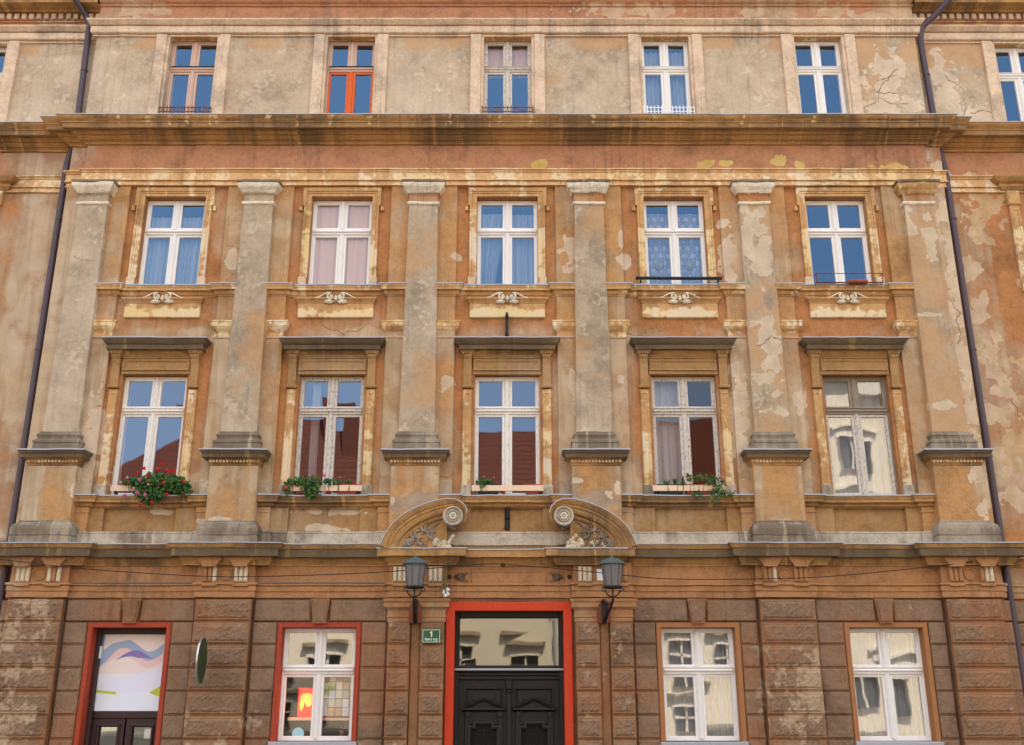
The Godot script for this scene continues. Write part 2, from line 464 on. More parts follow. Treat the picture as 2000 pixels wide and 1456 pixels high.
	for i in size:
		# weather: grain, clouds, and grey dirt that the rain has drawn down
		var dirt := clampi((n6[i] + n1[i] - 316) >> 1, 0, 18) + clampi((n1[(i + 55555) % size] + (n2[i] >> 1) - 216) >> 1, 0, 22)
		var l := 246 + ((n5[i] - 128) >> 3) + ((n2[(i + 99991) % size] - 128) >> 3) + ((fine[i] - 128) >> 2) + ((n4[i] - 128) >> 3) - dirt
		mot[i * 4] = clampi(l - (dirt >> 3), 0, 255); mot[i * 4 + 1] = clampi(l - 2, 0, 255); mot[i * 4 + 2] = clampi(l - 5 + (dirt >> 3), 0, 255); mot[i * 4 + 3] = 255
		var g := (fine[i] >> 3) + (n4[i] >> 3)
		hg[i] = (fine[i] >> 1) + (n4[i] >> 1)
		hw[i] = g + clampi(176 - (wall[i * 4 + 3] - 120) * 3, 70, 176)
		hp[i] = (fine[i] >> 2) + (n4[i] >> 3) + clampi(150 - (pil[i * 4 + 3] - 120) * 3, 50, 150)
	var T := {"mottle": sheet(mot), "wall": sheet(wall), "pil": sheet(pil), "trim": sheet(trim), "soot": sheet(soot), "block": sheet(block)}
	var grey := func(d: PackedByteArray, w: int, h: int): return ImageTexture.create_from_image(Image.create_from_data(w, h, false, Image.FORMAT_L8, d))
	T.wall_relief = grey.call(hw, TW, TH)
	T.pil_relief = grey.call(hp, TW, TH)
	T.relief = grey.call(hg, TW, TH)
	T.swell = grey.call(noise_bytes(0.012, 2, 10, 256, 256, true), 256, 256)
	var wn := FastNoiseLite.new()
	wn.seed = 15; wn.frequency = 0.06; wn.fractal_octaves = 4
	var wi := wn.get_seamless_image(512, 32)
	wi.convert(Image.FORMAT_L8)
	wi.resize(512, 512, Image.INTERPOLATE_CUBIC)
	var ws := wi.get_data()
	var wf := noise_bytes(0.05, 4, 16, 512, 512, true, 0.6)
	var wood := PackedByteArray(); wood.resize(512 * 512 * 4)
	for i in 512 * 512:
		var g := (ws[i] >> 1) + wf[i] - 64 + ((wf[i] - 128) >> 2)
		wood[i * 4] = 96 + (ws[i] >> 2); wood[i * 4 + 1] = 80 + (ws[i] >> 2); wood[i * 4 + 2] = 64 + (ws[i] >> 2)
		wood[i * 4 + 3] = clampi((g - 162) * 4, 0, 150)
	T.peel = sheet(wood, 512, 512)
	for i in 512 * 512: wood[i * 4 + 3] = clampi(wood[i * 4 + 3] - 90, 0, 60)
	T.worn = sheet(wood, 512, 512)
	return T

func std(col: Color, rough := 0.8, metal := 0.0, spec := 0.4) -> StandardMaterial3D:
	var m := StandardMaterial3D.new()
	m.albedo_color = col
	m.roughness = rough
	m.metallic = metal
	m.metallic_specular = spec
	m.cull_mode = BaseMaterial3D.CULL_DISABLED
	return m

func plaster(T: Dictionary, col: Color, wear: String, depth := 0.8) -> StandardMaterial3D:
	var m := std(col, 0.93, 0.0, 0.2)
	m.albedo_texture = T.mottle
	m.uv1_scale = Vector3(1.0 / 20.0, 1.0 / 13.6, 1)
	m.uv1_offset = Vector3(0.5, 14.0 / 13.6, 0)
	m.heightmap_enabled = true
	m.heightmap_texture = T.wall_relief if wear == "wall" else T.pil_relief if wear == "pil" else T.relief
	m.heightmap_scale = depth
	if wear:
		m.detail_enabled = true
		m.detail_albedo = T[wear]
		m.detail_uv_layer = BaseMaterial3D.DETAIL_UV_2
		m.detail_blend_mode = BaseMaterial3D.BLEND_MODE_MIX
	return m

func glass(T: Dictionary, shine: float, tint := Color(0.93, 0.97, 1.0), wave := 0.5) -> StandardMaterial3D:
	var m := std(Color(tint.r, tint.g, tint.b, shine), 0.015, 1.0, 0.5)
	m.transparency = BaseMaterial3D.TRANSPARENCY_ALPHA
	var one := Image.create_empty(4, 4, false, Image.FORMAT_RGBA8)
	one.fill(Color.WHITE)
	m.albedo_texture = ImageTexture.create_from_image(one)
	m.heightmap_enabled = true
	m.heightmap_texture = T.swell
	m.heightmap_scale = wave
	m.uv1_scale = Vector3(0.55, 0.55, 1)
	return m

func wood(T: Dictionary, col: Color, wear := 0.0) -> StandardMaterial3D:
	var m := std(col, 0.55, 0.0, 0.4)
	if wear > 0.0:
		m.detail_enabled = true
		m.detail_albedo = T.peel if wear > 0.85 else T.worn
		m.detail_uv_layer = BaseMaterial3D.DETAIL_UV_1
		m.uv1_scale = Vector3(wear, wear * 0.6, 1)
		m.roughness = 0.75
	return m

func make_materials() -> void:
	var T := make_textures()
	M = {
		"terracotta": plaster(T, Color8(190, 132, 84), "wall"), "ochre": plaster(T, Color8(200, 152, 100), "wall"), "apricot": plaster(T, Color8(186, 136, 92), "wall"),
		"upper_terracotta": plaster(T, Color8(192, 138, 102), "wall"), "brown_ochre": plaster(T, Color8(182, 142, 94), "wall"),
		"render": plaster(T, Color8(188, 168, 140), "pil", 1.1), "attic": plaster(T, Color8(200, 178, 148), "pil", 0.9),
		"trim": plaster(T, Color8(212, 166, 112), "trim", 0.5), "fascia": plaster(T, Color8(228, 184, 130), "trim", 0.5), "peach": plaster(T, Color8(230, 202, 170), "", 0.4), "cream": plaster(T, Color8(240, 226, 198), "", 0.8), "flaked": plaster(T, Color8(232, 214, 180), "", 0.5),
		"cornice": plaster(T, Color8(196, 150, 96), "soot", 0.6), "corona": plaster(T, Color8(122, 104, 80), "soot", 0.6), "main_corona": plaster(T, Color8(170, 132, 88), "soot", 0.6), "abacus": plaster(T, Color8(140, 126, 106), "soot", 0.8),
		"stone": plaster(T, Color8(168, 154, 134), "soot", 0.9), "plinth": plaster(T, Color8(202, 188, 166), "soot", 0.8),
		"hammered": plaster(T, Color8(148, 119, 94), "block", 1.2), "margin": plaster(T, Color8(160, 118, 84), "block", 0.4), "field": plaster(T, Color8(150, 121, 97), "block", 1.6), "joint": plaster(T, Color8(130, 98, 72), "block", 0.4),
		"zinc": std(Color8(176, 178, 182), 0.45, 0.4), "copper_green": std(Color8(84, 94, 88), 0.6), "iron": std(Color8(38, 34, 32), 0.55), "rust": std(Color8(128, 70, 46), 0.8),
		"pipe": std(Color8(86, 72, 78), 0.45, 0.2), "cable": std(Color8(52, 40, 38), 0.6), "green_cable": std(Color8(70, 104, 60), 0.6),
		"glass": glass(T, 0.22, Color(0.52, 0.70, 0.88), 0.03), "street_glass": glass(T, 0.22, Color(0.72, 0.82, 0.95), 0.02), "old_glass": glass(T, 0.33, Color(0.92, 0.93, 0.95), 0.03), "door_glass": glass(T, 0.26, Color(0.86, 0.86, 0.84), 0.025), "pale_glass": glass(T, 0.10, Color(0.8, 0.86, 0.95), 0.03), "shop_glass": glass(T, 0.10, Color(0.92, 0.93, 0.95), 0.025),
		"white": wood(T, Color8(246, 240, 230)), "white_worn": wood(T, Color8(242, 234, 220), 0.7), "white_peeling": wood(T, Color8(218, 208, 192), 0.9), "bare": wood(T, Color8(156, 140, 120), 0.95),
		"mauve": wood(T, Color8(214, 180, 158)), "orange": wood(T, Color8(230, 108, 50), 0.8), "door_red": wood(T, Color8(210, 66, 28), 0.8), "frame_red": wood(T, Color8(170, 66, 38), 0.8), "frame_ochre": wood(T, Color8(170, 112, 66), 0.8),
		"door_black": std(Color8(34, 33, 31), 0.45), "shop_brown": wood(T, Color8(66, 46, 42)), "board": wood(T, Color8(238, 204, 168)), "terracotta_pot": std(Color8(176, 84, 58), 0.85), "dark_pot": std(Color8(52, 60, 56), 0.7),
		"red_pot": std(Color8(190, 30, 36), 0.4), "inside": std(Color8(120, 104, 88), 0.9), "inside_dark": std(Color8(60, 54, 48), 0.9), "curtain": std(Color8(158, 162, 160), 0.95), "blind": std(Color8(206, 172, 150), 0.95),
		"sun_curtain": std(Color8(172, 172, 170), 0.95), "paper": std(Color8(236, 232, 224), 0.8), "silver": std(Color8(206, 206, 208), 0.3, 0.8), "sign_green": std(Color8(46, 96, 52), 0.35), "disc_green": std(Color8(40, 66, 36), 0.4),
		"sticker": std(Color8(176, 214, 222), 0.6),
	}
	# a net of ovals woven in pale thread
	var lace := Image.create_empty(128, 128, false, Image.FORMAT_RGBA8)
	for y in 128:
		for x in 128:
			var q := Vector2(fposmod(x + (32 if y >= 64 else 0), 64.0) - 32.0, fposmod(y, 64.0) - 32.0)
			var e := (q / Vector2(24, 29)).length()
			var v := 0.95 if e < 0.8 else 0.62 if e < 0.98 else 0.8
			lace.set_pixel(x, y, Color(v, v, v))
	M.lace = std(Color8(190, 190, 188), 0.95)
	M.lace.albedo_texture = ImageTexture.create_from_image(lace)
	M.lace.uv1_scale = Vector3(3.6, 3.6, 1)
	for k in ["curtain", "sun_curtain", "lace"]:
		M[k].backlight_enabled = true
		M[k].backlight = Color(0.25, 0.25, 0.25)
	var lg := std(Color8(128, 122, 118), 0.5)
	lg.transparency = BaseMaterial3D.TRANSPARENCY_ALPHA
	lg.albedo_color.a = 0.86
	lg.backlight_enabled = true
	lg.backlight = Color(0.3, 0.3, 0.3)
	M.frosted = lg
	for k in ["leaf", "petal", "painted"]:
		M[k] = std(Color.WHITE, 0.7, 0.0, 0.35)
		M[k].vertex_color_use_as_albedo = true
	M.leaf.backlight_enabled = true
	M.leaf.backlight = Color(0.2, 0.3, 0.08)
	M.far_plaster = std(Color8(218, 208, 188), 0.95, 0.0, 0.2)
	M.far_trim = std(Color8(214, 206, 194), 0.9)
	M.roof = std(Color8(146, 82, 62), 0.9, 0.0, 0.2)
	M.roof_dark = std(Color8(122, 68, 52), 0.9, 0.0, 0.2)
	M.lit_red = std(Color8(220, 50, 40), 0.5)
	M.lit_red.emission_enabled = true
	M.lit_red.emission = Color8(235, 60, 40)
	M.lit_red.emission_energy_multiplier = 0.16
	M.lit_yellow = M.lit_red.duplicate()
	M.lit_yellow.albedo_color = Color8(245, 190, 70)
	M.lit_yellow.emission = Color8(255, 210, 90)
	M.lit_yellow.emission_energy_multiplier = 0.28
	M.dark_pane = std(Color8(26, 26, 26), 0.35, 0.0, 0.3)
	M.conduit = std(Color8(134, 120, 104), 0.7)
	M.far_glass = std(Color8(70, 72, 76), 0.12, 0.0, 0.5)
	M.asphalt = std(Color8(84, 82, 78), 0.95, 0.0, 0.2)
	M.paving = std(Color8(124, 120, 112), 0.95, 0.0, 0.2)


func casement(cx: float, hw: float, y0: float, y1: float, z: float, split: float, mat: String, opt := {}) -> Node3D:
	# Outer frame, post and transom; four sashes, each a frame round its pane.
	var o := Node3D.new()
	o.name = "window"
	B.add_child(o, true)
	if opt.has("label"): o.set_meta("label", opt.label)
	var low: String = opt.get("low", mat)
	var gl: String = opt.get("glass", "glass")
	var x0 := cx - hw
	var x1 := cx + hw
	var yt := lerpf(y1, y0, split)
	var e := 0.026
	var f := mb()
	f.box(x0, x0 + e, y0, y1, z - .12, z, .006)
	f.box(x1 - e, x1, y0, y1, z - .12, z, .006)
	f.box(x0 + e, x1 - e, y1 - e, y1, z - .12, z - .002, .006)
	f.box(x0 + e, x1 - e, y0, y0 + e, z - .12, z - .002, .006)
	part("frame", f, mat, o)
	var post := mb()
	post.box(cx - .04, cx + .04, y0 + e, yt - .05, z - .07, z + .004, .01)
	post.box(cx - .018, cx + .018, y0 + e, yt - .05, z + .004, z + .02, .008)
	part("post", post, low if opt.get("low_post", false) else mat, o)
	post = mb()
	post.box(cx - .04, cx + .04, yt + .05, y1 - e, z - .07, z + .004, .01)
	post.box(cx - .018, cx + .018, yt + .05, y1 - e, z + .004, z + .02, .008)
	part("post", post, mat, o)
	var tr := mb()
	tr.box(x0 + e, x1 - e, yt - .05, yt + .05, z - .07, z + .006, .008)
	tr.box(x0 + e, x1 - e, yt - .012, yt + .026, z + .006, z + .034, .012)
	part("transom", tr, mat, o)
	for r in 4:
		var left := r % 2 == 0
		var up := r >= 2
		var a := (x0 + e) if left else (cx + .04)
		var b := (cx - .04) if left else (x1 - e)
		var c := (yt + .05) if up else (y0 + e)
		var d := (y1 - e) if up else (yt - .05)
		var s := .042
		var sm := mb()
		var zf := z - .016
		sm.sweep([V2(a + s, c + s), V2(a + s, d - s), V2(b - s, d - s), V2(b - s, c + s)], prof([0, zf - .045, 0, zf - .012, .008, zf - .002, s - .006, zf, s, zf - .006, s, zf - .045]), "xy", true)
		part("sash", sm, mat if up else low, o)
		var g := mb()
		var q := .0035 * rng.randf_range(-1, 1)
		var q2 := .0035 * rng.randf_range(-1, 1)
		g.quad(V3(a + s - .004, c + s - .004, zf - .03 + q + q2), V3(b - s + .004, c + s - .004, zf - .03 - q + q2), V3(b - s + .004, d - s + .004, zf - .03 - q - q2), V3(a + s - .004, d - s + .004, zf - .03 + q - q2))
		part("pane", g, opt.get("glass_low", gl) if not up else gl, o)
	if opt.get("ledge", true):
		var l := mb()
		l.box(x0 + e, x1 - e, yt + .046, yt + .054, z, z + .03)
		part("drip_rail", l, "iron" if opt.get("dark_rail", false) else mat, o)
	return o

func curtain(cx0: float, cx1: float, y0: float, y1: float, z: float, mat: String, label: String, folds := 9, depth := 0.03, gather := 0.0, group := "") -> void:
	var m := mb()
	var k := folds * 8
	var pts := []
	for j in 5:
		var row := []
		var t := j / 4.0
		for i in k + 1:
			var u := float(i) / k
			var right := lerpf(cx1, lerpf(cx0, cx1, 1.0 - gather), sin(t * PI * 0.5) if gather > 0 else 0.0)
			row.append(V3(lerpf(cx0, right, u) + 0.01 * sin(u * 31.0), lerpf(y1, y0, t), z + depth * sin(u * folds * TAU + 0.8 * sin(u * 9.0)) * (0.5 + 0.5 * t)))
		pts.append(row)
	for j in 4:
		for i in k:
			m.quad(pts[j + 1][i], pts[j + 1][i + 1], pts[j][i + 1], pts[j][i])
	tag(put("blind" if mat == "blind" else "curtain", m.build(M[mat])), label, "blind" if mat == "blind" else "curtain", group)

func structure_shell() -> void:
	# walls with their openings
	var up := []
	var pan := []
	for i in 5:
		up.append([BAY[i] - .53, BAY[i] + .53, 4.545, 6.56, .42, false])
		up.append([BAY[i] - .525, BAY[i] + .525, 8.11, 9.80, .42, false])
		pan.append([BAY[i] - .565, BAY[i] + .565, 3.985, 4.36, .07, true])
	var m := mb()
	m.wall(-7.5, 7.3, 4.45, 10.5, 0.0, up)
	part("wall", m, "terracotta")
	m = mb()
	m.wall(-7.5, 7.3, 3.4, 4.45, 0.0, pan)
	part("balustrade_wall", m, "brown_ochre")
	var at := []
	for i in 5: at.append([BAY[i] - .435, BAY[i] + .435, 11.12, 13.08, .42, false])
	m = mb()
	m.wall(-7.62, 7.40, 10.5, 13.2, 0.0, at)
	part("attic_wall", m, "attic")
	m = mb()
	m.wall(-7.62, 7.40, 13.2, 16.4, 0.03)
	part("upper_frieze", m, "upper_terracotta")
	var g := []
	for i in 5:
		if i == 2: g.append([-.965, .905, 0.0, 2.90, .5, false])
		else: g.append([GFW[i] - .63, GFW[i] + .63, 0.12 if i == 0 else .92, 2.615, .45, false])
	m = mb()
	m.wall(-7.6, 7.5, 0.0, 3.5, .04, g)
	part("ground_floor_wall", m, "joint")
	# wings, set back on either side
	for q in [[-14.0, -7.5, -10.3, -9.26, -7.62, -10.22, -9.35], [7.3, 14.0, 9.0, 10.05, 7.40, 8.93, 9.80]]:
		var left: bool = q[0] < 0
		m = mb()
		m.wall(q[0], q[1], 0, 10.5, WING, [[q[2], q[3], 8.11, 9.8, .4, false], [q[2], q[3], 4.55, 6.5, .4, false]])
		part("wing_wall", m, "terracotta")
		var e: float = q[4]
		m = mb()
		m.wall(q[0] if left else e, e if left else q[1], 10.5, 13.2, WING, [[q[5], q[6], 11.12, 13.08, .42, false]])
		part("wing_attic_wall", m, "attic")
		m = mb()
		m.wall(q[0] if left else e, e if left else q[1], 13.2, 16.4, WING + .03)
		part("wing_frieze", m, "upper_terracotta")
		for y in [[10.5, 13.2, 0.0, "attic"], [13.2, 16.4, .03, "upper_terracotta"]]:
			m = mb()
			if left: m.quad(V3(e, y[0], WING), V3(e, y[0], y[2]), V3(e, y[1], y[2]), V3(e, y[1], WING))
			else: m.quad(V3(e, y[0], y[2]), V3(e, y[0], WING), V3(e, y[1], WING), V3(e, y[1], y[2]))
			part("return_wall", m, y[3])
	# floors, back wall, roof
	for y in [0.05, 3.62, 7.3, 10.55, 14.4]:
		m = mb()
		m.box(-14, 14, y - .2, y, -9.5, -.46, 0, true)
		part("floor_slab", m, "inside")
	for q in [[-14, 14, 0, 16.4, -9.8, -9.5], [-14.2, -14, 0, 16.4, -9.8, -.2], [14, 14.2, 0, 16.4, -9.8, -.2]]:
		m = mb()
		m.box(q[0], q[1], q[2], q[3], q[4], q[5], 0, true)
		part("outer_wall", m, "inside")
	for x in [-7.2, -4.35, -1.5, 1.3, 4.15, 7.0]:
		m = mb()
		m.box(x - .06, x + .06, .05, 14.3, -4.2, -.47, 0, true)
		part("partition", m, "inside")
	m = mb()
	m.box(-14, 14, .05, 14.3, -4.3, -4.2, 0, true)
	part("partition", m, "inside")
	m = mb()
	m.prism([V2(.9, 16.4), V2(-4.7, 18.6), V2(-10.3, 16.4)], func(p): return V3(-14.3, p.y, p.x), V3(28.6, 0, 0))
	part("roof", m, "roof")

func strips() -> void:
	for i in 6:
		var p: float = PIL[i]
		var o := Node3D.new(); o.name = "pilaster"; B.add_child(o, true)
		# the wide strip behind the pilaster, from plinth to architrave
		var a := p - .57
		var b := p + .57
		if i == 0: a = -7.72
		if i == 5: b = 7.50
		var m := mb()
		m.box(a, b, 3.98, 10.0, -.25, .06, .008)
		part("backing_strip", m, "ochre", o)
		for s in [-1, 1]:
			if (i == 0 and s < 0) or (i == 5 and s > 0): continue
			m = mb(true)
			var path := [V2(p + .25, .06), V2(p + .57, .06), V2(p + .57, 0)] if s > 0 else [V2(p - .57, 0), V2(p - .57, .06), V2(p - .25, .06)]
			m.sweep(path, prof([0, 7.17, .014, 7.18, .014, 7.205, 0, 7.21, 0, 7.27, .012, 7.29, .045, 7.325, .06, 7.35, .06, 7.36, .07, 7.365, .07, 7.435, .078, 7.44, .078, 7.465, 0, 7.49]))
			part("small_capital", m, "trim", o)
			m = mb(true)
			m.box((p + .25) if s > 0 else a, b if s > 0 else (p - .25), 7.178, 7.188, 0, .08)
			part("flashing", m, "zinc", o)
			m = mb()
			m.box((p + .3) if s > 0 else (a - .004), (b + .004) if s > 0 else (p - .3), 4.56, 4.80, 0, .082, .012)
			part("strip_base", m, "render", o)
		# tapered shaft
		m = mb(true)
		var n := 14
		for j in n:
			var y0 := lerpf(5.52, 9.62, float(j) / n)
			var y1 := lerpf(5.52, 9.62, float(j + 1) / n)
			var h0 := lerpf(.290, .248, float(j) / n)
			var h1 := lerpf(.290, .248, float(j + 1) / n)
			var e := .008
			m.quad(V3(p - h0 + e, y0, .17), V3(p + h0 - e, y0, .17), V3(p + h1 - e, y1, .17), V3(p - h1 + e, y1, .17))
			for s in [-1, 1]:
				var q := [V3(p + s * (h0 - e), y0, .17), V3(p + s * h0, y0, .162), V3(p + s * h1, y1, .162), V3(p + s * (h1 - e), y1, .17)]
				var r := [V3(p + s * h0, y0, .162), V3(p + s * h0, y0, .05), V3(p + s * h1, y1, .05), V3(p + s * h1, y1, .162)]
				if s > 0:
					m.quad(q[0], q[1], q[2], q[3]); m.quad(r[0], r[1], r[2], r[3])
				else:
					m.quad(q[1], q[0], q[3], q[2]); m.quad(r[1], r[0], r[3], r[2])
		part("shaft", m, "render", o)
		var round_p := func(h: float): return [V2(p - h, .05), V2(p - h, .17), V2(p + h, .17), V2(p + h, .05)]
		# capital: astragal, neck, crumbling echinus and abacus
		m = mb(true)
		m.amp = .014
		m.sweep(round_p.call(.248), prof([.0, 9.555, .022, 9.565, .03, 9.58, .03, 9.60, .02, 9.615, .0, 9.62]), "xz", false, [], .1)
		part("astragal", m, "cream", o)
		m = mb(true)
		m.sweep(round_p.call(.248), prof([.0, 9.62, .002, 9.72, .004, 9.735, .02, 9.755, .035, 9.775]))
		part("neck", m, "render" if i < 2 else "terracotta", o)
		m = mb(true)
		m.amp = .034
		m.sweep(round_p.call(.248), prof([.03, 9.765, .05, 9.79, .066, 9.82, .085, 9.845, .10, 9.87, .108, 9.90, .11, 9.935, .10, 9.945]), "xz", false, [], .07)
		part("echinus", m, "cream" if i < 5 else "trim", o)
		m = mb(true)
		m.amp = .014
		m.sweep(round_p.call(.248), prof([.09, 9.935, .116, 9.938, .122, 9.95, .122, 9.985, 0, 9.995]), "xz", false, [], .1)
		part("abacus", m, "abacus", o)
		# attic base
		m = mb(true)
		m.sweep(round_p.call(.29), prof([0, 5.56, .014, 5.55, .02, 5.525, .04, 5.515, .05, 5.50, .05, 5.485, .04, 5.47, .036, 5.435, .05, 5.42, .07, 5.41, .085, 5.39, .085, 5.365, .072, 5.35, .078, 5.33, .078, 5.24]))
		part("base", m, "stone", o)
		# pedestal
		var w := .38
		var ped := [V2(p - w, 0), V2(p - w, .25), V2(p + w, .25), V2(p + w, 0)]
		m = mb()
		m.box(p - w, p + w, 3.98, 5.12, 0, .25, .012)
		part("pedestal", m, "ochre", o)
		m = mb(true)
		m.sweep(ped, prof([0, 4.985, .012, 5.0, .012, 5.015, .026, 5.03, .026, 5.075, .05, 5.09, .10, 5.105]))
		part("pedestal_cap", m, "cornice", o)
		m = mb(true)
		m.sweep(ped, prof([.10, 5.105, .108, 5.10, .108, 5.15, .128, 5.175, .14, 5.205, 0, 5.225]))
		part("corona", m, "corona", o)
		m = mb(true)
		m.sweep(ped, prof([-.2, 5.285, .15, 5.23, .155, 5.226, .155, 5.208, .13, 5.206]))
		part("flashing", m, "zinc", o)
		m = mb()
		for k in 15:
			var dx := p - .37 + .74 * k / 14.0
			m.box(dx - .016, dx + .016, 5.033, 5.073, .27, .292)
		var d := part("dentils", m, "trim", o)
		d.set_meta("kind", "stuff")
		if i == 2 or i == 3: continue
		m = mb(true)
		m.sweep(ped, prof([0, 4.13, .012, 4.12, .012, 4.105, .03, 4.09, .07, 4.05, .088, 4.0, .09, 3.95, .086, 3.90, .075, 3.885, .09, 3.875, .09, 3.79]))
		part("pedestal_base", m, "stone", o)

func entablature() -> void:
	var top := func(d: float): return [V2(-14, WING), V2(-7.74, WING), V2(-7.74, -.02), V2(-7.44, -.02), V2(-7.44, .05), V2(7.24, .05), V2(7.24, -.02), V2(7.53, -.02), V2(7.53, WING), V2(14, WING)]
	var m := mb(true)
	m.sweep(top.call(0.0), prof([-.2, 11.22, .455, 11.145, .46, 11.142, .46, 11.128, .445, 11.126]))
	part("flashing", m, "zinc")
	m = mb(true)
	m.sweep(top.call(0.0), prof([.445, 11.128, .44, 11.10, .415, 11.07, .39, 11.05, .375, 11.035, .375, 11.02]))
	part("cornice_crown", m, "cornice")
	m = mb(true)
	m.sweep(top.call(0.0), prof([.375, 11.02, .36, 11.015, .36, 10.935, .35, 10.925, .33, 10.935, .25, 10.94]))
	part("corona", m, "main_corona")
	m = mb(true)
	m.sweep(top.call(0.0), prof([.25, 10.94, .25, 10.92, .225, 10.915, .205, 10.90, .19, 10.89, .165, 10.888, .165, 10.872, .175, 10.868, .15, 10.85, .13, 10.84, .13, 10.828, .09, 10.826, .09, 10.812, .07, 10.805, .06, 10.79, .06, 10.775, .02, 10.77]))
	part("main_cornice", m, "cornice")
	m = mb(true)
	m.sweep(top.call(0.0), prof([.02, 10.78, .02, 10.295]))
	part("frieze", m, "upper_terracotta")
	m = mb(true)
	m.sweep(top.call(0.0), prof([.02, 10.30, .085, 10.288, .09, 10.265, .06, 10.262, .06, 10.255, .055, 10.235, .05, 10.23, .036, 10.228, .036, 10.214, .05, 10.21, .05, 10.10, .064, 10.09, .064, 10.07, .02, 10.066, .02, 10.05, .032, 10.046, .032, 10.0, .042, 9.995, .042, 9.98, -.1, 9.978]))
	part("architrave", m, "fascia")
	# string course, frieze line and crown above the attic
	var at := func(z: float): return [V2(-14, WING + z), V2(-7.64, WING + z), V2(-7.64, z), V2(7.42, z), V2(7.42, WING + z), V2(14, WING + z)]
	m = mb(true)
	m.sweep(at.call(0.0), prof([0.03, 13.41, .15, 13.375, .155, 13.35, .145, 13.335, .11, 13.30, .09, 13.28, .045, 13.275, .045, 13.255, .075, 13.25, .08, 13.24, .08, 13.13, .065, 13.115, .02, 13.11, .02, 13.095, .035, 13.09, .035, 13.07, 0, 13.065]))
	part("string_course", m, "peach")
	m = mb(true)
	m.sweep([V2(-7.64, .03), V2(7.42, .03)], prof([0, 13.70, .03, 13.71, .04, 13.735, .015, 13.74, .015, 13.755, .05, 13.78, .07, 13.81, .07, 14.06]))
	part("crown_moulding", m, "upper_terracotta")
	for q in [[-14.0, -7.64], [7.42, 14.0]]:
		m = mb(true)
		m.sweep([V2(q[0], WING + .03), V2(q[1], WING + .03)], prof([0, 13.49, .03, 13.50, .035, 13.52, .015, 13.525, .015, 13.67]))
		part("crown_moulding", m, "upper_terracotta")
		m = mb(true)
		m.sweep([V2(q[0], WING + .03), V2(q[1], WING + .03)], prof([0, 13.67, .12, 13.675, .13, 13.70, .32, 13.72, .32, 13.82, .40, 13.9, .42, 13.95, 0, 14.05]))
		part("eaves_cornice", m, "cornice")
		m = mb()
		for k in 46:
			var x: float = q[0] + .08 + k * .138
			m.box(x - .042, x + .042, 13.545, 13.655, WING - .05, WING + .115, .008)
		part("dentils", m, "peach").set_meta("kind", "stuff")
	m = mb(true)
	m.sweep(at.call(0.03), prof([.07, 14.05, .16, 14.28, .45, 14.30, .45, 14.45, .55, 14.6, .55, 14.64, 0, 14.8]))
	part("eaves_cornice", m, "cornice")
	# lower cornice; at the door it drops its crown, which climbs the two arcs instead
	var low := [[PIL[0] - .62, PIL[0] + .62, .20], [PIL[1] - .62, PIL[1] + .62, .20]]
	var lowr := [[PIL[4] - .62, PIL[4] + .62, .20], [PIL[5] - .62, PIL[5] + .62, .20]]
	var crown := prof([.235, 3.755, .225, 3.735, .205, 3.70, .195, 3.692, .185, 3.69])
	var cor := prof([.185, 3.69, .185, 3.575, .165, 3.565, .155, 3.575, .085, 3.58])
	var body := prof([.085, 3.58, .075, 3.535, .05, 3.50, .03, 3.475, .03, 3.455, 0, 3.45])
	var lid := prof([-.15, 3.825, .24, 3.775, .25, 3.772, .25, 3.758, .235, 3.757])
	for side in [[-7.66, -1.97, low], [1.79, 7.50, lowr]]:
		m = mb(true)
		m.sweep(breaks(side[0], side[1], .04, side[2]), crown)
		part("cornice_crown", m, "cornice")
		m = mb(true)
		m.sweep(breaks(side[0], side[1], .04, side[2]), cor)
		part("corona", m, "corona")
		m = mb(true)
		m.sweep(breaks(side[0], side[1], .04, side[2]), body)
		part("lower_cornice", m, "cornice")
		m = mb(true)
		m.sweep(breaks(side[0], side[1], .04, side[2]), lid)
		part("flashing", m, "zinc")
	var door := breaks(-1.97, 1.79, .04, [[-1.85, -.88, .2], [.70, 1.67, .2]])
	m = mb(true)
	m.sweep(door, cor)
	part("corona", m, "cornice")
	m = mb(true)
	m.sweep(door, body)
	part("lower_cornice", m, "cornice")
	m = mb(true)
	m.sweep(door, prof([-.2, 3.725, .19, 3.70, .20, 3.695, .20, 3.68, .185, 3.68]))
	part("flashing", m, "zinc")
	for x in [[-14, -7.70], [7.52, 14]]:
		m = mb(true)
		m.sweep([V2(x[0], WING + .04), V2(x[1], WING + .04)], crown + cor + body)
		part("lower_cornice", m, "cornice")
		m = mb(true)
		m.sweep([V2(x[0], WING + .04), V2(x[1], WING + .04)], lid)
		part("flashing", m, "zinc")
	# frieze and architrave over the ground floor
	var fr := [[PIL[0] - .44, PIL[0] + .44, .16], [PIL[1] - .44, PIL[1] + .44, .16], [-1.87, -.99, .16], [.93, 1.82, .16], [PIL[4] - .44, PIL[4] + .44, .16], [PIL[5] - .44, PIL[5] + .44, .16]]
	m = mb(true)
	m.sweep([V2(-14, WING + .05), V2(-7.66, WING + .05)] + breaks(-7.66, 7.50, .05, fr) + [V2(7.50, WING + .05), V2(14, WING + .05)], prof([0, 3.5, 0, 3.2]))
	part("lower_frieze", m, "apricot")
	m = mb(true)
	m.sweep([V2(-14, WING + .05), V2(-7.66, WING + .05)] + breaks(-7.66, 7.50, .05, fr) + [V2(7.50, WING + .05), V2(14, WING + .05)], prof([0, 3.205, .045, 3.195, .05, 3.165, .02, 3.162, .02, 3.15, .03, 3.145, .03, 3.075, .012, 3.072, .012, 3.06, .02, 3.055, .02, 2.98, -.02, 2.975, -.1, 2.97]))
	part("lower_architrave", m, "apricot")
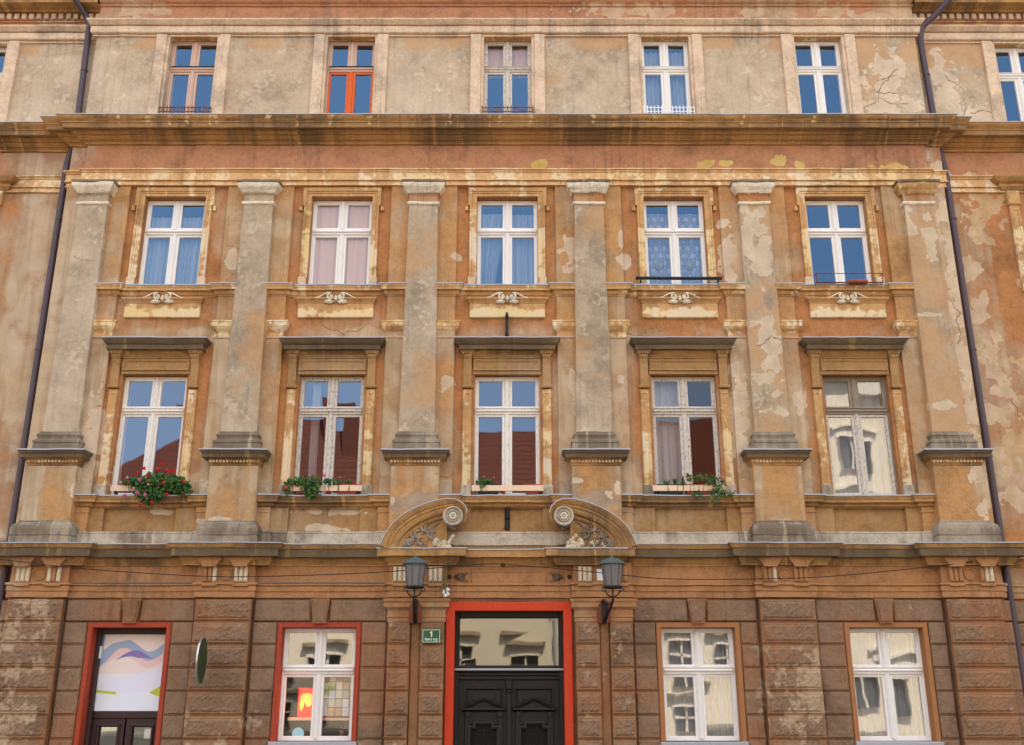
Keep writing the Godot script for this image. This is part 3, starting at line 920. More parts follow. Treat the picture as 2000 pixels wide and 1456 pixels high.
	# triglyphs on the frieze blocks
	for i in 6:
		var p: float = [PIL[0], PIL[1], -1.43, 1.375, PIL[4], PIL[5]][i]
		var hw: float = .235 if i != 2 and i != 3 else .27
		for s in [-1, 1]:
			m = mb(true)
			m.amp = .004
			var x: float = p + s * hw
			var tm := ArrayMesh.new()
			var big: bool = i != 2 and i != 3
			for k in 3:
				var gx: float = x + (k - 1) * .072
				var bar := mb(true)
				bar.amp = .006
				bar.box(gx - .029, gx + .029, 3.205, 3.43, .15, .232, .018)
				bar.build(M["flaked" if (i == 0 and (s < 0 or k != 1)) or (i == 1 and (s > 0 or k == 2)) or i == 2 or (i == 3 and s < 0) or (i == 4 and s < 0 and k == 2) or (i == 5 and s > 0 and k > 0) else "apricot"], tm)
			m.box(x - .108, x + .108, 3.20, 3.44, .15, .195, .004)
			if big:
				m.prism([V2(x - .105, 3.425), V2(x + .105, 3.425), V2(x + .108, 3.45), V2(x + .125, 3.46), V2(x + .125, 3.475), V2(x + .18, 3.53), V2(x + .185, 3.575), V2(x - .185, 3.575), V2(x - .18, 3.53), V2(x - .125, 3.475), V2(x - .125, 3.46), V2(x - .108, 3.45)], func(q): return V3(q.x, q.y, .15), V3(0, 0, .15))
			m.box(x - .115, x + .115, 3.135, 3.175, .16, .225, .01)
			put("triglyph", m.build(M.apricot, tm), B)
		if i != 2 and i != 3:
			m = mb()
			m.tube(ring(V3(p, 3.32, .165), .085), .012, 6, true)
			part("roundel", m, "apricot")

func ring(at: Vector3, r: float, n := 20) -> Array:
	var o := []
	for i in n: o.append(at + V3(cos(TAU * i / n) * r, sin(TAU * i / n) * r, 0))
	return o

func upper_bays() -> void:
	for i in 5:
		var c: float = BAY[i]
		var a: float = PIL[i]
		var b: float = PIL[i + 1]
		var m: MB
		# second floor: sill between the shafts
		var path := [V2(a + .24, .06), V2(a + .57, .06), V2(a + .57, 0), V2(b - .57, 0), V2(b - .57, .06), V2(b - .24, .06)]
		m = mb(true)
		m.sweep(path, prof([-.05, 8.14, .125, 8.115, .13, 8.112, .13, 8.096, .115, 8.094]))
		part("flashing", m, "zinc")
		m = mb(true)
		m.sweep(path, prof([.12, 8.09, .115, 8.065, .105, 8.05, .105, 8.01, .05, 8.005, .05, 7.985, .06, 7.98, .045, 7.955, .035, 7.94, .015, 7.938, .015, 7.92, 0, 7.915]))
		part("sill", m, "trim")
		# tablet with a small pair of scrolls
		var o := Node3D.new(); o.name = "tablet"; B.add_child(o, true)
		m = mb(true)
		m.amp = .006
		m.box(c - .63, c + .63, 7.545, 7.80, 0, .055, .01)
		part("panel", m, "trim", o)
		m = mb(true)
		m.amp = .006
		m.sweep([V2(c - .63, 0), V2(c - .63, .055), V2(c + .63, .055), V2(c + .63, 0)], prof([0, 7.79, .01, 7.80, .015, 7.82, .04, 7.85, .05, 7.86, .05, 7.89, 0, 7.90]))
		part("panel_moulding", m, "ochre", o)
		m = mb()
		for s in [-1, 1]:
			var sp := []
			for k in 9: sp.append(V3(c + s * lerpf(.34, .12, k / 8.0), 7.875 + .085 * smoothstep(0, 1, k / 8.0), .10))
			for k in 15:
				var t := PI / 2 + k / 14.0 * TAU * 1.05
				var r := lerpf(.062, .02, k / 14.0)
				sp.append(V3(c + s * (.085 - cos(t) * r), 7.895 + sin(t) * r, .105))
			var rr := []
			for k in sp.size(): rr.append(lerpf(.010, .017, minf(1.0, k / 8.0)))
			m.tube(sp, .015, 6, false, rr)
			m.ball(V3(c + s * .085, 7.892, .10), V3(.026, .026, .02))
			m.ball(V3(c + s * .11, 7.81, .09), V3(.09, .035, .035))
		m.ball(V3(c, 7.86, .09), V3(.03, .07, .035))
		part("scroll", m, "cream", o)
		# eared window surround of the second floor
		o = Node3D.new(); o.name = "window_surround"; B.add_child(o, true)
		m = mb(true)
		m.amp = .004
		var y := 9.80
		m.sweep([V2(c - .525, 8.27), V2(c - .525, y), V2(c + .525, y), V2(c + .525, 8.27)], prof([0, -.02, 0, .018, .006, .024, .05, .024, .055, .036, .062, .04, .075, .04, .08, .034, .09, .034, .092, .05, .10, .055, .115, .055, .12, .05, .12, 0]), "xy")
		m.sweep([V2(c - .64, 9.61), V2(c - .64, y + .118), V2(c + .64, y + .118), V2(c + .64, 9.61)], prof([-.03, .0, -.03, .052, .0, .054, .012, .06, .03, .06, .036, .054, .036, 0]), "xy")
		part("architrave_frame", m, "trim", o)
		for s in [-1, 1]:
			m = mb()
			m.box(c + s * .60 - .065, c + s * .60 + .065, 8.115, 8.275, 0, .062, .008)
			part("foot_block", m, "peach", o)
			m = mb()
			m.prism([V2(c + s * .70 - .02, 9.60), V2(c + s * .70 + .02, 9.60), V2(c + s * .70 + .03, 9.52), V2(c + s * .70 - .03, 9.52)], func(p): return V3(p.x, p.y, 0), V3(0, 0, .05))
			part("drop", m, "trim", o)
		# first floor: hood on consoles
		o = Node3D.new(); o.name = "window_hood"; B.add_child(o, true)
		var hp := [V2(c - .66, 0), V2(c - .66, .07), V2(c + .66, .07), V2(c + .66, 0)]
		m = mb(true)
		m.sweep(hp, prof([-.1, 7.165, .205, 7.125, .21, 7.122, .21, 7.108, .195, 7.107]))
		part("flashing", m, "zinc", o)
		m = mb(true)
		m.sweep(hp, prof([.195, 7.105, .19, 7.085, .16, 7.04, .14, 7.02, .125, 7.015, .125, 6.94, .11, 6.935, .10, 6.945, .035, 6.945]))
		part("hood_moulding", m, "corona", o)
		m = mb(true)
		m.sweep(hp, prof([.035, 6.945, .03, 6.92, .01, 6.90, 0, 6.88]))
		part("bed_moulding", m, "cornice", o)
		m = mb(true)
		m.sweep([V2(c - .56, .03), V2(c + .56, .03)], prof([.05, 6.94, .045, 6.91, .03, 6.88, .03, 6.86, .015, 6.845, .015, 6.83, 0, 6.82]))
		m.box(c - .56, c + .56, 6.56, 6.95, 0, .03)
		m.box(c - .54, c + .54, 6.625, 6.795, .03, .036, .004)
		m.sweep([V2(c - .525, 6.64), V2(c - .525, 6.78), V2(c + .525, 6.78), V2(c + .525, 6.64)], prof([-.012, .036, -.012, .045, .012, .055, .02, .055, .02, .03]), "xy", true)
		part("head_panel", m, "brown_ochre", o)
		for s in [-1, 1]:
			var x: float = c + s * .645
			m = mb(true)
			m.amp = .004
			m.prism([V2(0, 6.34), V2(.055, 6.34), V2(.06, 6.45), V2(.065, 6.6), V2(.075, 6.72), V2(.10, 6.80), V2(.13, 6.84), V2(.13, 6.87), V2(0, 6.87)], func(p): return V3(x - .065, p.y, p.x), V3(.13, 0, 0))
			m.sweep([V2(x - .065, 0), V2(x - .065, .10), V2(x + .065, .10), V2(x + .065, 0)], prof([0, 6.83, .012, 6.845, .012, 6.86, .04, 6.91, .055, 6.93, .055, 6.945, 0, 6.95]))
			for k in 4: m.box(x - .075 + k * .042, x - .055 + k * .042, 6.875, 6.93, .1, .152)
			m.sweep([V2(x - .065, 0), V2(x - .065, .055), V2(x + .065, .055), V2(x + .065, 0)], prof([0, 6.315, .02, 6.325, .025, 6.34, .025, 6.36, 0, 6.37]))
			part("console", m, "brown_ochre", o)
			m = mb(true)
			m.amp = .004
			m.box(x - .07, x + .07, 4.72, 6.30, 0, .035, .006)
			m.sweep([V2(x - .03, 4.74), V2(x - .03, 6.22), V2(x + .03, 6.22), V2(x + .03, 4.74)], prof([-.004, .03, -.002, .038, .008, .05, .022, .05, .03, .044, .036, .035]), "xy", true)
			part("jamb_strip", m, "trim", o)
			m = mb()
			m.box(x - .085, x + .085, 4.555, 4.725, 0, .058, .008)
			part("foot_block", m, "plinth", o)
		# first floor sill, balustrade posts and plinth between the pedestals
		path = [V2(a + .36, .07), V2(a + .585, .07), V2(a + .585, 0), V2(b - .585, 0), V2(b - .585, .07), V2(b - .36, .07)]
		m = mb(true)
		m.sweep(path, prof([-.06, 4.575, .145, 4.55, .15, 4.547, .15, 4.53, .135, 4.528]))
		part("flashing", m, "zinc")
		m = mb(true)
		m.sweep(path, prof([.135, 4.525, .13, 4.505, .115, 4.48, .11, 4.475, .11, 4.435, .045, 4.43, .045, 4.415, .06, 4.41, .05, 4.39, .03, 4.375, 0, 4.37]))
		part("sill", m, "cornice")
		for s in [-1, 1]:
			m = mb(true)
			var q := [V2(a + .36, .07), V2(a + .57, .07), V2(a + .57, 0)] if s < 0 else [V2(b - .57, 0), V2(b - .57, .07), V2(b - .36, .07)]
			m.sweep(q, prof([0, 4.37, .008, 4.36, .008, 4.30, .016, 4.295, .016, 4.28, 0, 4.275, 0, 3.98]))
			part("balustrade_post", m, "ochre")
		m = mb(true)
		m.sweep(path, prof([0, 3.995, .016, 3.985, .02, 3.965, .012, 3.955, .03, 3.945, .035, 3.93, .035, 3.78]))
		part("plinth", m, "plinth")
		# attic window strips
		o = Node3D.new(); o.name = "attic_surround"; B.add_child(o, true)
		attic_surround(c, 0.0, o)
	for c in [-9.785, 9.365]:
		var o := Node3D.new(); o.name = "attic_surround"; B.add_child(o, true)
		attic_surround(c, WING, o)

func attic_surround(c: float, z: float, o: Node3D) -> void:
	for s in [-1, 1]:
		var m := mb(true)
		m.amp = .004
		var x: float = c + s * .58
		m.box(x - .095, x + .095, 11.14, 13.10, z - .1, z + .06, .008)
		part("strip", m, "peach", o)
		m = mb()
		x = c + s * .46
		m.box(x - .026, x + .026, 11.14, 13.06, z - .1, z + .03, .006)
		part("inner_strip", m, "peach", o)
	var m := mb()
	m.box(c - .486, c + .486, 13.055, 13.10, z - .1, z + .03, .006)
	part("lintel", m, "trim", o)

func ground_floor() -> void:
	var rows := [2.955, 2.622, 2.292, 1.958, 1.625, 1.293, .962, .63]
	var block := func(o: Node, x0: float, x1: float, y0: float, y1: float, z: float, rough: bool):
		var g := .013
		var mar := .03 if rough else .014
		var up := .022 if rough else .006
		var jx := rng.randf_range(-.004, .004)
		var zz: float = z + rng.randf_range(-.004, .004)
		var m := mb()
		m.box(x0 + g + jx, x1 - g + jx, y0 + g, y1 - g, z - .06, zz, .018)
		var mesh := m.build(M.margin if rough else M.field)
		if rough:
			var a: float = x0 + g + jx + mar
			var b: float = x1 - g + jx - mar
			var c: float = y0 + g + mar
			var d: float = y1 - g - mar
			var nx := maxi(3, int((b - a) / .03))
			var ny := maxi(3, int((d - c) / .03))
			var pt := []
			for iy in ny + 1:
				var row := []
				for ix in nx + 1:
					var edge := ix == 0 or iy == 0 or ix == nx or iy == ny
					var jit := 0.0 if edge else .009
					row.append(V3(lerpf(a, b, float(ix) / nx) + rng.randf_range(-jit, jit), lerpf(c, d, float(iy) / ny) + rng.randf_range(-jit, jit), zz - .003 if edge else zz + up * rng.randf_range(.45, 1.1)))
				pt.append(row)
			m = mb()
			for iy in ny:
				for ix in nx: m.quad(pt[iy][ix], pt[iy][ix + 1], pt[iy + 1][ix + 1], pt[iy + 1][ix])
			m.build(M.hammered, mesh)
		put("block", mesh, o)
	var pier := func(x0: float, x1: float, zf: float, first: int, rough: bool, label := ""):
		var o := Node3D.new(); o.name = "pier"; B.add_child(o, true)
		var m := mb()
		m.box(x0 + .012, x1 - .012, 0.0, rows[first], 0.0, zf - .02)
		part("core", m, "joint", o)
		for k in range(first, rows.size() - 1):
			block.call(o, x0, x1, rows[k + 1], rows[k], zf, rough)
		m = mb()
		m.box(x0, x1, 0.0, .62, .02, zf + .02, .01)
		part("plinth", m, "field", o)
	pier.call(PIL[0] - .43, PIL[0] + .43, .19, 0, true)
	pier.call(PIL[1] - .435, PIL[1] + .435, .19, 0, true)
	pier.call(PIL[4] - .43, PIL[4] + .43, .19, 0, true)
	pier.call(PIL[5] - .43, PIL[5] + .43, .19, 0, true)
	for x in [[-1.87, -1.51], [-1.38, -1.0], [.94, 1.325], [1.45, 1.82]]:
		pier.call(x[0], x[1], .19, 1, true)
	for x in [[-1.51, -1.38], [1.325, 1.45]]:
		var m := mb()
		m.box(x[0], x[1], 0, 2.62, 0, .12, 0)
		part("recess_strip", m, "margin")
	# field blocks beside the openings
	for x in [[PIL[0] + .43, -6.39], [-5.13, PIL[1] - .435], [PIL[1] + .435, -3.53], [-2.27, -1.87], [1.82, 2.17], [3.43, PIL[4] - .43], [PIL[4] + .43, 5.0], [6.26, PIL[5] - .43], [PIL[5] + .43, 7.56], [-7.75, PIL[0] - .43]]:
		pier.call(x[0], x[1], .085, 1, false)
	# lintel course with keystones
	for i in 5:
		if i == 2: continue
		var c: float = GFW[i]
		var a: float = [PIL[0] + .43, PIL[1] + .435, 0, 1.82, PIL[4] + .43][i]
		var b: float = [PIL[1] - .435, -1.87, 0, PIL[4] - .43, PIL[5] - .43][i]
		block.call(B, a, c - .135, rows[1], rows[0], .085, false)
		block.call(B, c + .135, b, rows[1], rows[0], .085, false)
		var m := mb(true)
		m.amp = .005
		m.prism([V2(c - .095, 2.60), V2(c + .095, 2.60), V2(c + .145, 2.965), V2(c - .145, 2.965)], func(p): return V3(p.x, p.y, .03), V3(0, 0, .085))
		var mesh := m.build(M.margin)
		m = mb(true)
		m.amp = .007
		m.prism([V2(c - .072, 2.635), V2(c + .072, 2.635), V2(c + .112, 2.935), V2(c - .112, 2.935)], func(p): return V3(p.x, p.y, .11), V3(0, 0, .022))
		m.build(M.hammered, mesh)
		put("keystone", mesh, B)
	for p in [PIL[0] - .43, PIL[5] + .43]:
		block.call(B, -7.75 if p < 0 else p, p if p < 0 else 7.56, rows[1], rows[0], .085, false)
	# wings
	for k in rows.size() - 1:
		for x in [[-12.6, -11.4], [-11.4, -10.2], [-10.2, -9.0], [-9.0, -7.9], [7.62, 8.3], [8.3, 9.2], [9.2, 10.4], [10.4, 11.6], [11.6, 12.8]]:
			block.call(B, x[0], x[1], rows[k + 1], rows[k], WING + .075, false)
	# twin capitals over the door piers
	for s in [-1, 1]:
		var p := -1.435 if s < 0 else 1.38
		var m := mb(true)
		m.box(p - .44, p + .44, 2.62, 2.97, 0, .15, .006)
		var path := [V2(p - .44, 0), V2(p - .44, .15), V2(p + .44, .15), V2(p + .44, 0)]
		m.sweep(path, prof([0, 2.68, .012, 2.69, .012, 2.705, 0, 2.71, 0, 2.79, .01, 2.80, .02, 2.815, .045, 2.83, .05, 2.84, .05, 2.90, .065, 2.92, .07, 2.955, 0, 2.965]))
		part("pier_capital", m, "apricot")
	# frames painted round the openings
	for i in 5:
		if i == 2: continue
		var c: float = GFW[i]
		var m := mb()
		var y0 := 0.1 if i == 0 else .93
		m.sweep([V2(c - .555, y0), V2(c - .555, 2.54), V2(c + .555, 2.54), V2(c + .555, y0)], prof([0, -.16, 0, .06, .008, .068, .066, .068, .075, .06, .075, -.02]), "xy")
		part("window_border", m, "frame_red" if i < 2 else "frame_ochre")
	var m := mb()
	m.sweep([V2(-.865, 0), V2(-.865, 2.785), V2(.775, 2.785), V2(.775, 0)], prof([0, -.2, 0, .075, .008, .083, .122, .083, .13, .075, .13, 0]), "xy")
	part("door_border", m, "door_red")
	# blank sills under the ground-floor windows
	for i in [1, 3, 4]:
		m = mb(true)
		m.box(GFW[i] - .64, GFW[i] + .64, .84, .93, 0, .13, .01)
		part("window_sill", m, "zinc")


func pediment() -> void:
	for s in [1, -1]:
		var o := Node3D.new(); o.name = "pediment_half"; B.add_child(o, true)
		var mx := func(p): return p if s > 0 else V2(-.11 - p.x, p.y)
		var key := prof([-1.985, 3.72, -1.935, 3.85, -1.85, 4.0, -1.74, 4.115, -1.60, 4.22, -1.45, 4.30, -1.28, 4.365, -1.10, 4.415, -.97, 4.428, -.85, 4.415, -.76, 4.365, -.70, 4.29, -.682, 4.20, -.70, 4.11, -.76, 4.04, -.84, 4.008, -.93, 4.02, -1.0, 4.07, -1.03, 4.15, -1.01, 4.23])
		var cv := Curve2D.new()
		for k in key.size():
			var t: Vector2 = (key[mini(k + 1, key.size() - 1)] - key[maxi(k - 1, 0)]) / 6.0
			cv.add_point(key[k], -t, t)
		var path := []
		var sc := []
		var n := 56
		for k in n + 1:
			var p := cv.sample_baked(cv.get_baked_length() * k / n, true)
			path.append(p)
			sc.append(lerpf(1.0, .92, minf(1.0, k / 28.0)) if k < 30 else lerpf(.92, .30, clampf((k - 30) / 10.0, 0, 1)))
		var outer := prof([0, .05, 0, .445, -.012, .46, -.03, .458, -.06, .44, -.085, .425, -.09, .41, -.13, .405, -.135, .385, -.175, .38, -.215, .36, -.235, .335, -.24, .315, -.27, .31, -.295, .29, -.31, .265, -.345, .262, -.35, .15])
		var path2 := []
		for p in path: path2.append(mx.call(p))
		if s < 0:
			path2.reverse(); sc.reverse()
		var m := mb(true)
		m.amp = .006
		m.sweep(path2, outer, "xy", false, sc, .2)
		part("raking_moulding", m, "cornice", o)
		m = mb(true)
		m.amp = .004
		var lid := path2.slice(0, 42) if s > 0 else path2.slice(path2.size() - 42)
		m.sweep(lid, prof([.004, .04, .008, .04, .008, .466, -.004, .468, -.004, .458]), "xy", false, [], .2)
		part("flashing", m, "zinc", o)
		# tympanum
		var poly := [mx.call(V2(-1.95, 3.69)), mx.call(V2(-1.0, 3.69)), mx.call(V2(-1.0, 4.15))]
		for k in range(26, 0, -2):
			if path[k].y - .05 > 3.72: poly.append(mx.call(path[k] + V2(.03, -.05)))
		m = mb()
		m.prism(poly, func(p): return V3(p.x, p.y, .04), V3(0, 0, .225))
		part("tympanum", m, "cornice", o)
		# volute with its rosette
		m = mb()
		var c: Vector2 = mx.call(V2(-.896, 4.159))
		var turn := Basis(Vector3.RIGHT, PI / 2)
		m.lathe(prof([.155, .02, .155, .47, .15, .495, .135, .505, .122, .50, .118, .48, .095, .475, .09, .49, .08, .498, .072, .49, .07, .475, 0, .475]), V3(c.x, c.y, 0), turn, 32)
		part("volute", m, "plinth", o)
		m = mb()
		for k in 8:
			var t := TAU * k / 8
			m.ball(V3(c.x + cos(t) * .042, c.y + sin(t) * .042, .485), V3(.02, .02, .016))
		m.ball(V3(c.x, c.y, .49), V3(.016, .016, .014))
		part("rosette", m, "cream", o)
		# worn acanthus and shell in relief
		m = mb()
		var r2 := RandomNumberGenerator.new()
		r2.seed = 4
		for k in 9:
			var u := k / 8.0
			var bx := lerpf(-1.66, -1.22, u)
			var by := 3.75 + r2.randf() * (.07 + .25 * u)
			var pts := []
			var rad := []
			for j in 11:
				var t := j / 10.0 * 4.6 + r2.randf() * .1 + u * 2.0
				var rr := lerpf(.075, .02, j / 10.0)
				var q: Vector2 = mx.call(V2(bx + cos(t) * rr, by + sin(t) * rr))
				pts.append(V3(q.x, q.y, .275))
				rad.append(lerpf(.016, .026, sin(PI * j / 10.0)))
			m.tube(pts, .02, 6, false, rad)
		for k in 24:
			var bx := r2.randf_range(-1.72, -1.15)
			var by := 3.715 + r2.randf() * maxf(.04, .36 - absf(bx + 1.2) * .6)
			var q: Vector2 = mx.call(V2(bx, by))
			m.ball(V3(q.x, q.y, .27), V3(r2.randf_range(.015, .045), .016, .02), 6, Basis(Vector3.BACK, r2.randf_range(-1.5, 1.5)))
		var arcp := []
		for j in 12: 
			var t := PI * .5 + j / 11.0 * PI * .9
			var q: Vector2 = mx.call(V2(-1.09 + cos(t) * .14, 3.93 + sin(t) * .17))
			arcp.append(V3(q.x, q.y, .275))
		m.tube(arcp, .016, 6)
		part("acanthus", m, "stone", o)
		m = mb()
		for k in 11:
			var q: Vector2 = mx.call(V2(-1.17 + r2.randf() * .24, 3.72 + r2.randf() * .1))
			m.ball(V3(q.x, q.y, .272), V3(r2.randf_range(.03, .06), r2.randf_range(.025, .05), .03), 7, Basis(Vector3.BACK, r2.randf_range(-1, 1)))
		for k in 4:
			var q: Vector2 = mx.call(V2(-.965 + .02 * k * (1 if s > 0 else -2), 3.78 + .035 * k))
			m.ball(V3(q.x, q.y, .272), V3(.028, .04, .025), 7)
		if s < 0:
			for k in 12:
				var q: Vector2 = mx.call(V2(-1.28 - r2.randf() * .28, 3.72 + r2.randf() * .2))
				m.ball(V3(q.x, q.y, .272), V3(r2.randf_range(.012, .022), r2.randf_range(.03, .05), .016), 6, Basis(Vector3.BACK, r2.randf_range(-1.4, 1.4)))
		part("shell", m, "flaked", o)
	# tablet and palmettes over the door
	var m := mb()
	m.box(-.615, .512, 3.195, 3.385, .05, .075, .008)
	m.sweep([V2(-.60, 3.21), V2(-.60, 3.37), V2(.497, 3.37), V2(.497, 3.21)], prof([-.012, .07, -.006, .084, .012, .084, .018, .07]), "xy", true)
	part("door_tablet", m, "apricot")
	for s in [-1, 1]:
		m = mb()
		for k in 9:
			var t := (k - 4) / 4.0
			m.ball(V3(-.052 + s * (.64 + .12 * (1 - t * t)), 3.29 + .06 * t, .065), V3(.07 * (1.1 - absf(t)) + .02, .012, .015), 6, Basis(Vector3.BACK, s * t * .7))
		part("palmette", m, "stone")

func front_door() -> void:
	var o := Node3D.new(); o.name = "door"; B.add_child(o, true)
	var m := mb()
	m.box(-.87, -.80, 0, 2.79, -.30, -.13, .01)
	m.box(.71, .78, 0, 2.79, -.30, -.13, .01)
	m.box(-.80, .71, 2.70, 2.79, -.30, -.132, .01)
	m.box(-.80, .71, 1.955, 2.0, -.30, -.14, .006)
	part("frame", m, "door_black", o)
	m = mb()
	m.box(-.862, .772, 1.925, 1.956, -.28, -.10, .004)
	part("drip_rail", m, "zinc", o)
	m = mb()
	m.sweep([V2(-.86, -.2), V2(.77, -.2)], prof([.085, 1.924, .07, 1.90, .05, 1.885, .05, 1.86, .03, 1.84, .03, 1.80, 0, 1.79]))
	part("transom", m, "door_black", o)
	m = mb()
	m.quad(V3(-.81, 1.99, -.24), V3(.72, 1.99, -.235), V3(.72, 2.71, -.24), V3(-.81, 2.71, -.24))
	part("pane", m, "door_glass", o)
	for s in [-1, 1]:
		var x0 := -.80 if s < 0 else -.045
		var x1 := -.045 if s < 0 else .71
		var c := (x0 + x1) / 2.0
		m = mb()
		m.wall(x0, x1, 0, 1.80, -.215, [[c - .2, c + .2, .55, 1.16, .06, false], [c - .26, c + .26, 1.46, 1.655, .02, true]])
		m.sweep([V2(c - .26, 1.46), V2(c - .26, 1.655), V2(c + .26, 1.655), V2(c + .26, 1.46)], prof([-.01, -.225, 0, -.205, .01, -.195, .02, -.195, .026, -.22]), "xy", true)
		m.box(c - .18, c + .18, 1.50, 1.60, -.235, -.222, .006)
		m.sweep([V2(c - .2, .55), V2(c - .2, 1.10), V2(c - .12, 1.10), V2(c - .12, 1.16), V2(c + .12, 1.16), V2(c + .12, 1.10), V2(c + .2, 1.10), V2(c + .2, .55)], prof([-.012, -.23, -.006, -.19, .02, -.18, .04, -.185, .048, -.22]), "xy")
		m.box(c - .24, c + .24, .08, .46, -.22, -.2, .02)
		for e in [-1, 1]:
			m.box(c + e * .25 - .035, c + e * .25 + .035, .5, 1.30, -.22, -.185, .008)
			m.box(c + e * .235 - .045, c + e * .235 + .045, 1.26, 1.34, -.22, -.17, .008)
		part("leaf", m, "door_black", o)
		m = mb()
		m.prism([V2(c - .32, 1.35), V2(c + .32, 1.35), V2(c + .32, 1.385), V2(c, 1.525), V2(c - .32, 1.385)], func(p): return V3(p.x, p.y, -.22), V3(0, 0, .035))
		m.sweep([V2(c - .335, 1.375), V2(c, 1.52), V2(c + .335, 1.375)], prof([-.03, -.2, -.03, -.165, 0, -.14, .02, -.135, .02, -.2]), "xy")
		m.sweep([V2(c - .32, -.2), V2(c + .32, -.2)], prof([.05, 1.385, .055, 1.37, .04, 1.355, .02, 1.345, 0, 1.335]))
		part("pediment", m, "door_black", o)
		m = mb()
		for k in 3:
			m.tube([V3(c - .12 + k * .12, .56, -.245), V3(c - .12 + k * .12, 1.15, -.245)], .007, 5)
		for k in 4:
			var y := .68 + k * .14
			for e in [-1, 1]:
				var sp := []
				for j in 16:
					var t := j / 15.0 * 7.0
					var r := lerpf(.075, .012, j / 15.0)
					sp.append(V3(c + e * (.09 + cos(t) * r), y + sin(t) * r, -.24))
				m.tube(sp, .006, 5)
		m.tube([V3(c - .2, 1.07, -.245), V3(c + .2, 1.07, -.245)], .007, 5)
		part("grille", m, "iron", o)
		m = mb()
		m.face(c - .21, c + .21, .54, 1.17, -.272)
		part("pane", m, "dark_pane", o)
	m = mb()
	m.box(-.085, -.005, 0, 1.80, -.215, -.17, .012)
	m.box(-.095, .005, 1.65, 1.78, -.17, -.13, .015)
	m.box(-.08, -.01, 1.60, 1.65, -.17, -.145, .012)
	part("meeting_post", m, "door_black", o)

func shop_door() -> void:
	var c: float = GFW[0]
	var o := Node3D.new(); o.name = "shop_door"; B.add_child(o, true)
	var m := mb()
	m.box(c - .555, c - .49, .1, 2.54, -.34, -.12, .01)
	m.box(c + .50, c + .555, .1, 2.54, -.34, -.12, .01)
	m.box(c - .49, c + .50, 2.46, 2.54, -.34, -.13, .01)
	m.box(c - .49, c + .50, 1.24, 1.345, -.34, -.2, .012)
	part("frame", m, "shop_brown", o)
	m = mb()
	m.box(c - .49, c - .468, 2.1, 2.28, -.2, -.13, .004)
	part("bell_box", m, "white", o)
	for s in [-1, 1]:
		var x0 := c - .485 if s < 0 else c + .012
		var x1 := c - .012 if s < 0 else c + .495
		m = mb()
		m.wall(x0, x1, .12, 1.24, -.22, [[x0 + .10, x1 - .10, .72, 1.13, .05, false]])
		m.sweep([V2(x0 + .10, .72), V2(x0 + .10, 1.13), V2(x1 - .10, 1.13), V2(x1 - .10, .72)], prof([-.01, -.23, 0, -.20, .015, -.19, .035, -.20, .04, -.222]), "xy", true)
		part("leaf", m, "shop_brown", o)
		m = mb()
		m.face(x0 + .09, x1 - .09, .71, 1.14, -.25)
		part("pane", m, "old_glass", o)
	m = mb()
	m.box(c + .28, c + .38, .96, 1.10, -.262, -.256)
	tag(put("notice", m.build(M.paper)), "small white notice inside the right pane of the shop door", "notice")
	# printed panel over the door: drifting bands of colour
	var w := 256
	var h := 280
	var d := PackedByteArray(); d.resize(w * h * 4)
	for j in h:
		for i in w:
			var u := float(i) / w
			var v := float(j) / h
			var cl := Color8(244, 240, 244)
			if v < .52: cl = Color8(246, 228, 214)
			if v > .52 + .12 * (1.0 - u) - .1 * u: cl = Color8(238, 236, 246)
			var wave := .17 - .09 * sin((u - .12) * 7.0) - .28 * maxf(0.0, u - .72)
			if v > wave - .02 and v < wave + .10 + .10 * maxf(0.0, .25 - u) * 4.0: cl = Color8(166, 182, 204)
			elif v >= wave + .10 and v < wave + .20: cl = Color8(244, 206, 198)
			var cr := .30 - .07 * sin((u - .3) * 7.0)
			var thick := .075 * clampf((u - .22) * 3.0, 0, 1) * clampf((.8 - u) * 5.0, 0, 1)
			if v > cr - thick * .3 and v < cr + thick: cl = Color8(142, 126, 184)
			if v < .09 + .04 * cos(u * 5.0) and u < .8: cl = Color8(246, 230, 220)
			var g := .745 + .03 * sin(u * 3.2)
			var gt := .018 if u < .3 else 0.0
			if u > .80: gt = (u - .80) * .42
			if absf(v - g) < gt: cl = Color8(202, 208, 62)
			elif v > .75 + .02 * sin(u * 4.0): cl = Color8(240, 242, 246)
			if u < .03 and v < .3: cl = Color8(118, 150, 200)
			if u > .96 and v < .26: cl = Color8(222, 220, 150)
			d[(j * w + i) * 4] = cl.r8; d[(j * w + i) * 4 + 1] = cl.g8; d[(j * w + i) * 4 + 2] = cl.b8; d[(j * w + i) * 4 + 3] = 255
	var pm := std(Color.WHITE, 0.5)
	pm.albedo_texture = sheet(d, w, h)
	var q := PlaneMesh.new()
	q.size = Vector2(.985, 1.11)
	q.orientation = PlaneMesh.FACE_Z
	q.material = pm
	var p := thing("poster", "printed panel with wavy blue and pink bands above the shop door", "poster", V3(c + .005, 1.902, -.2))
	put("print", q, p)
	m = mb()
	m.box(-.4925, .4925, -.555, .555, -.03, -.003, 0, true)
	part("backing", m, "paper", p)

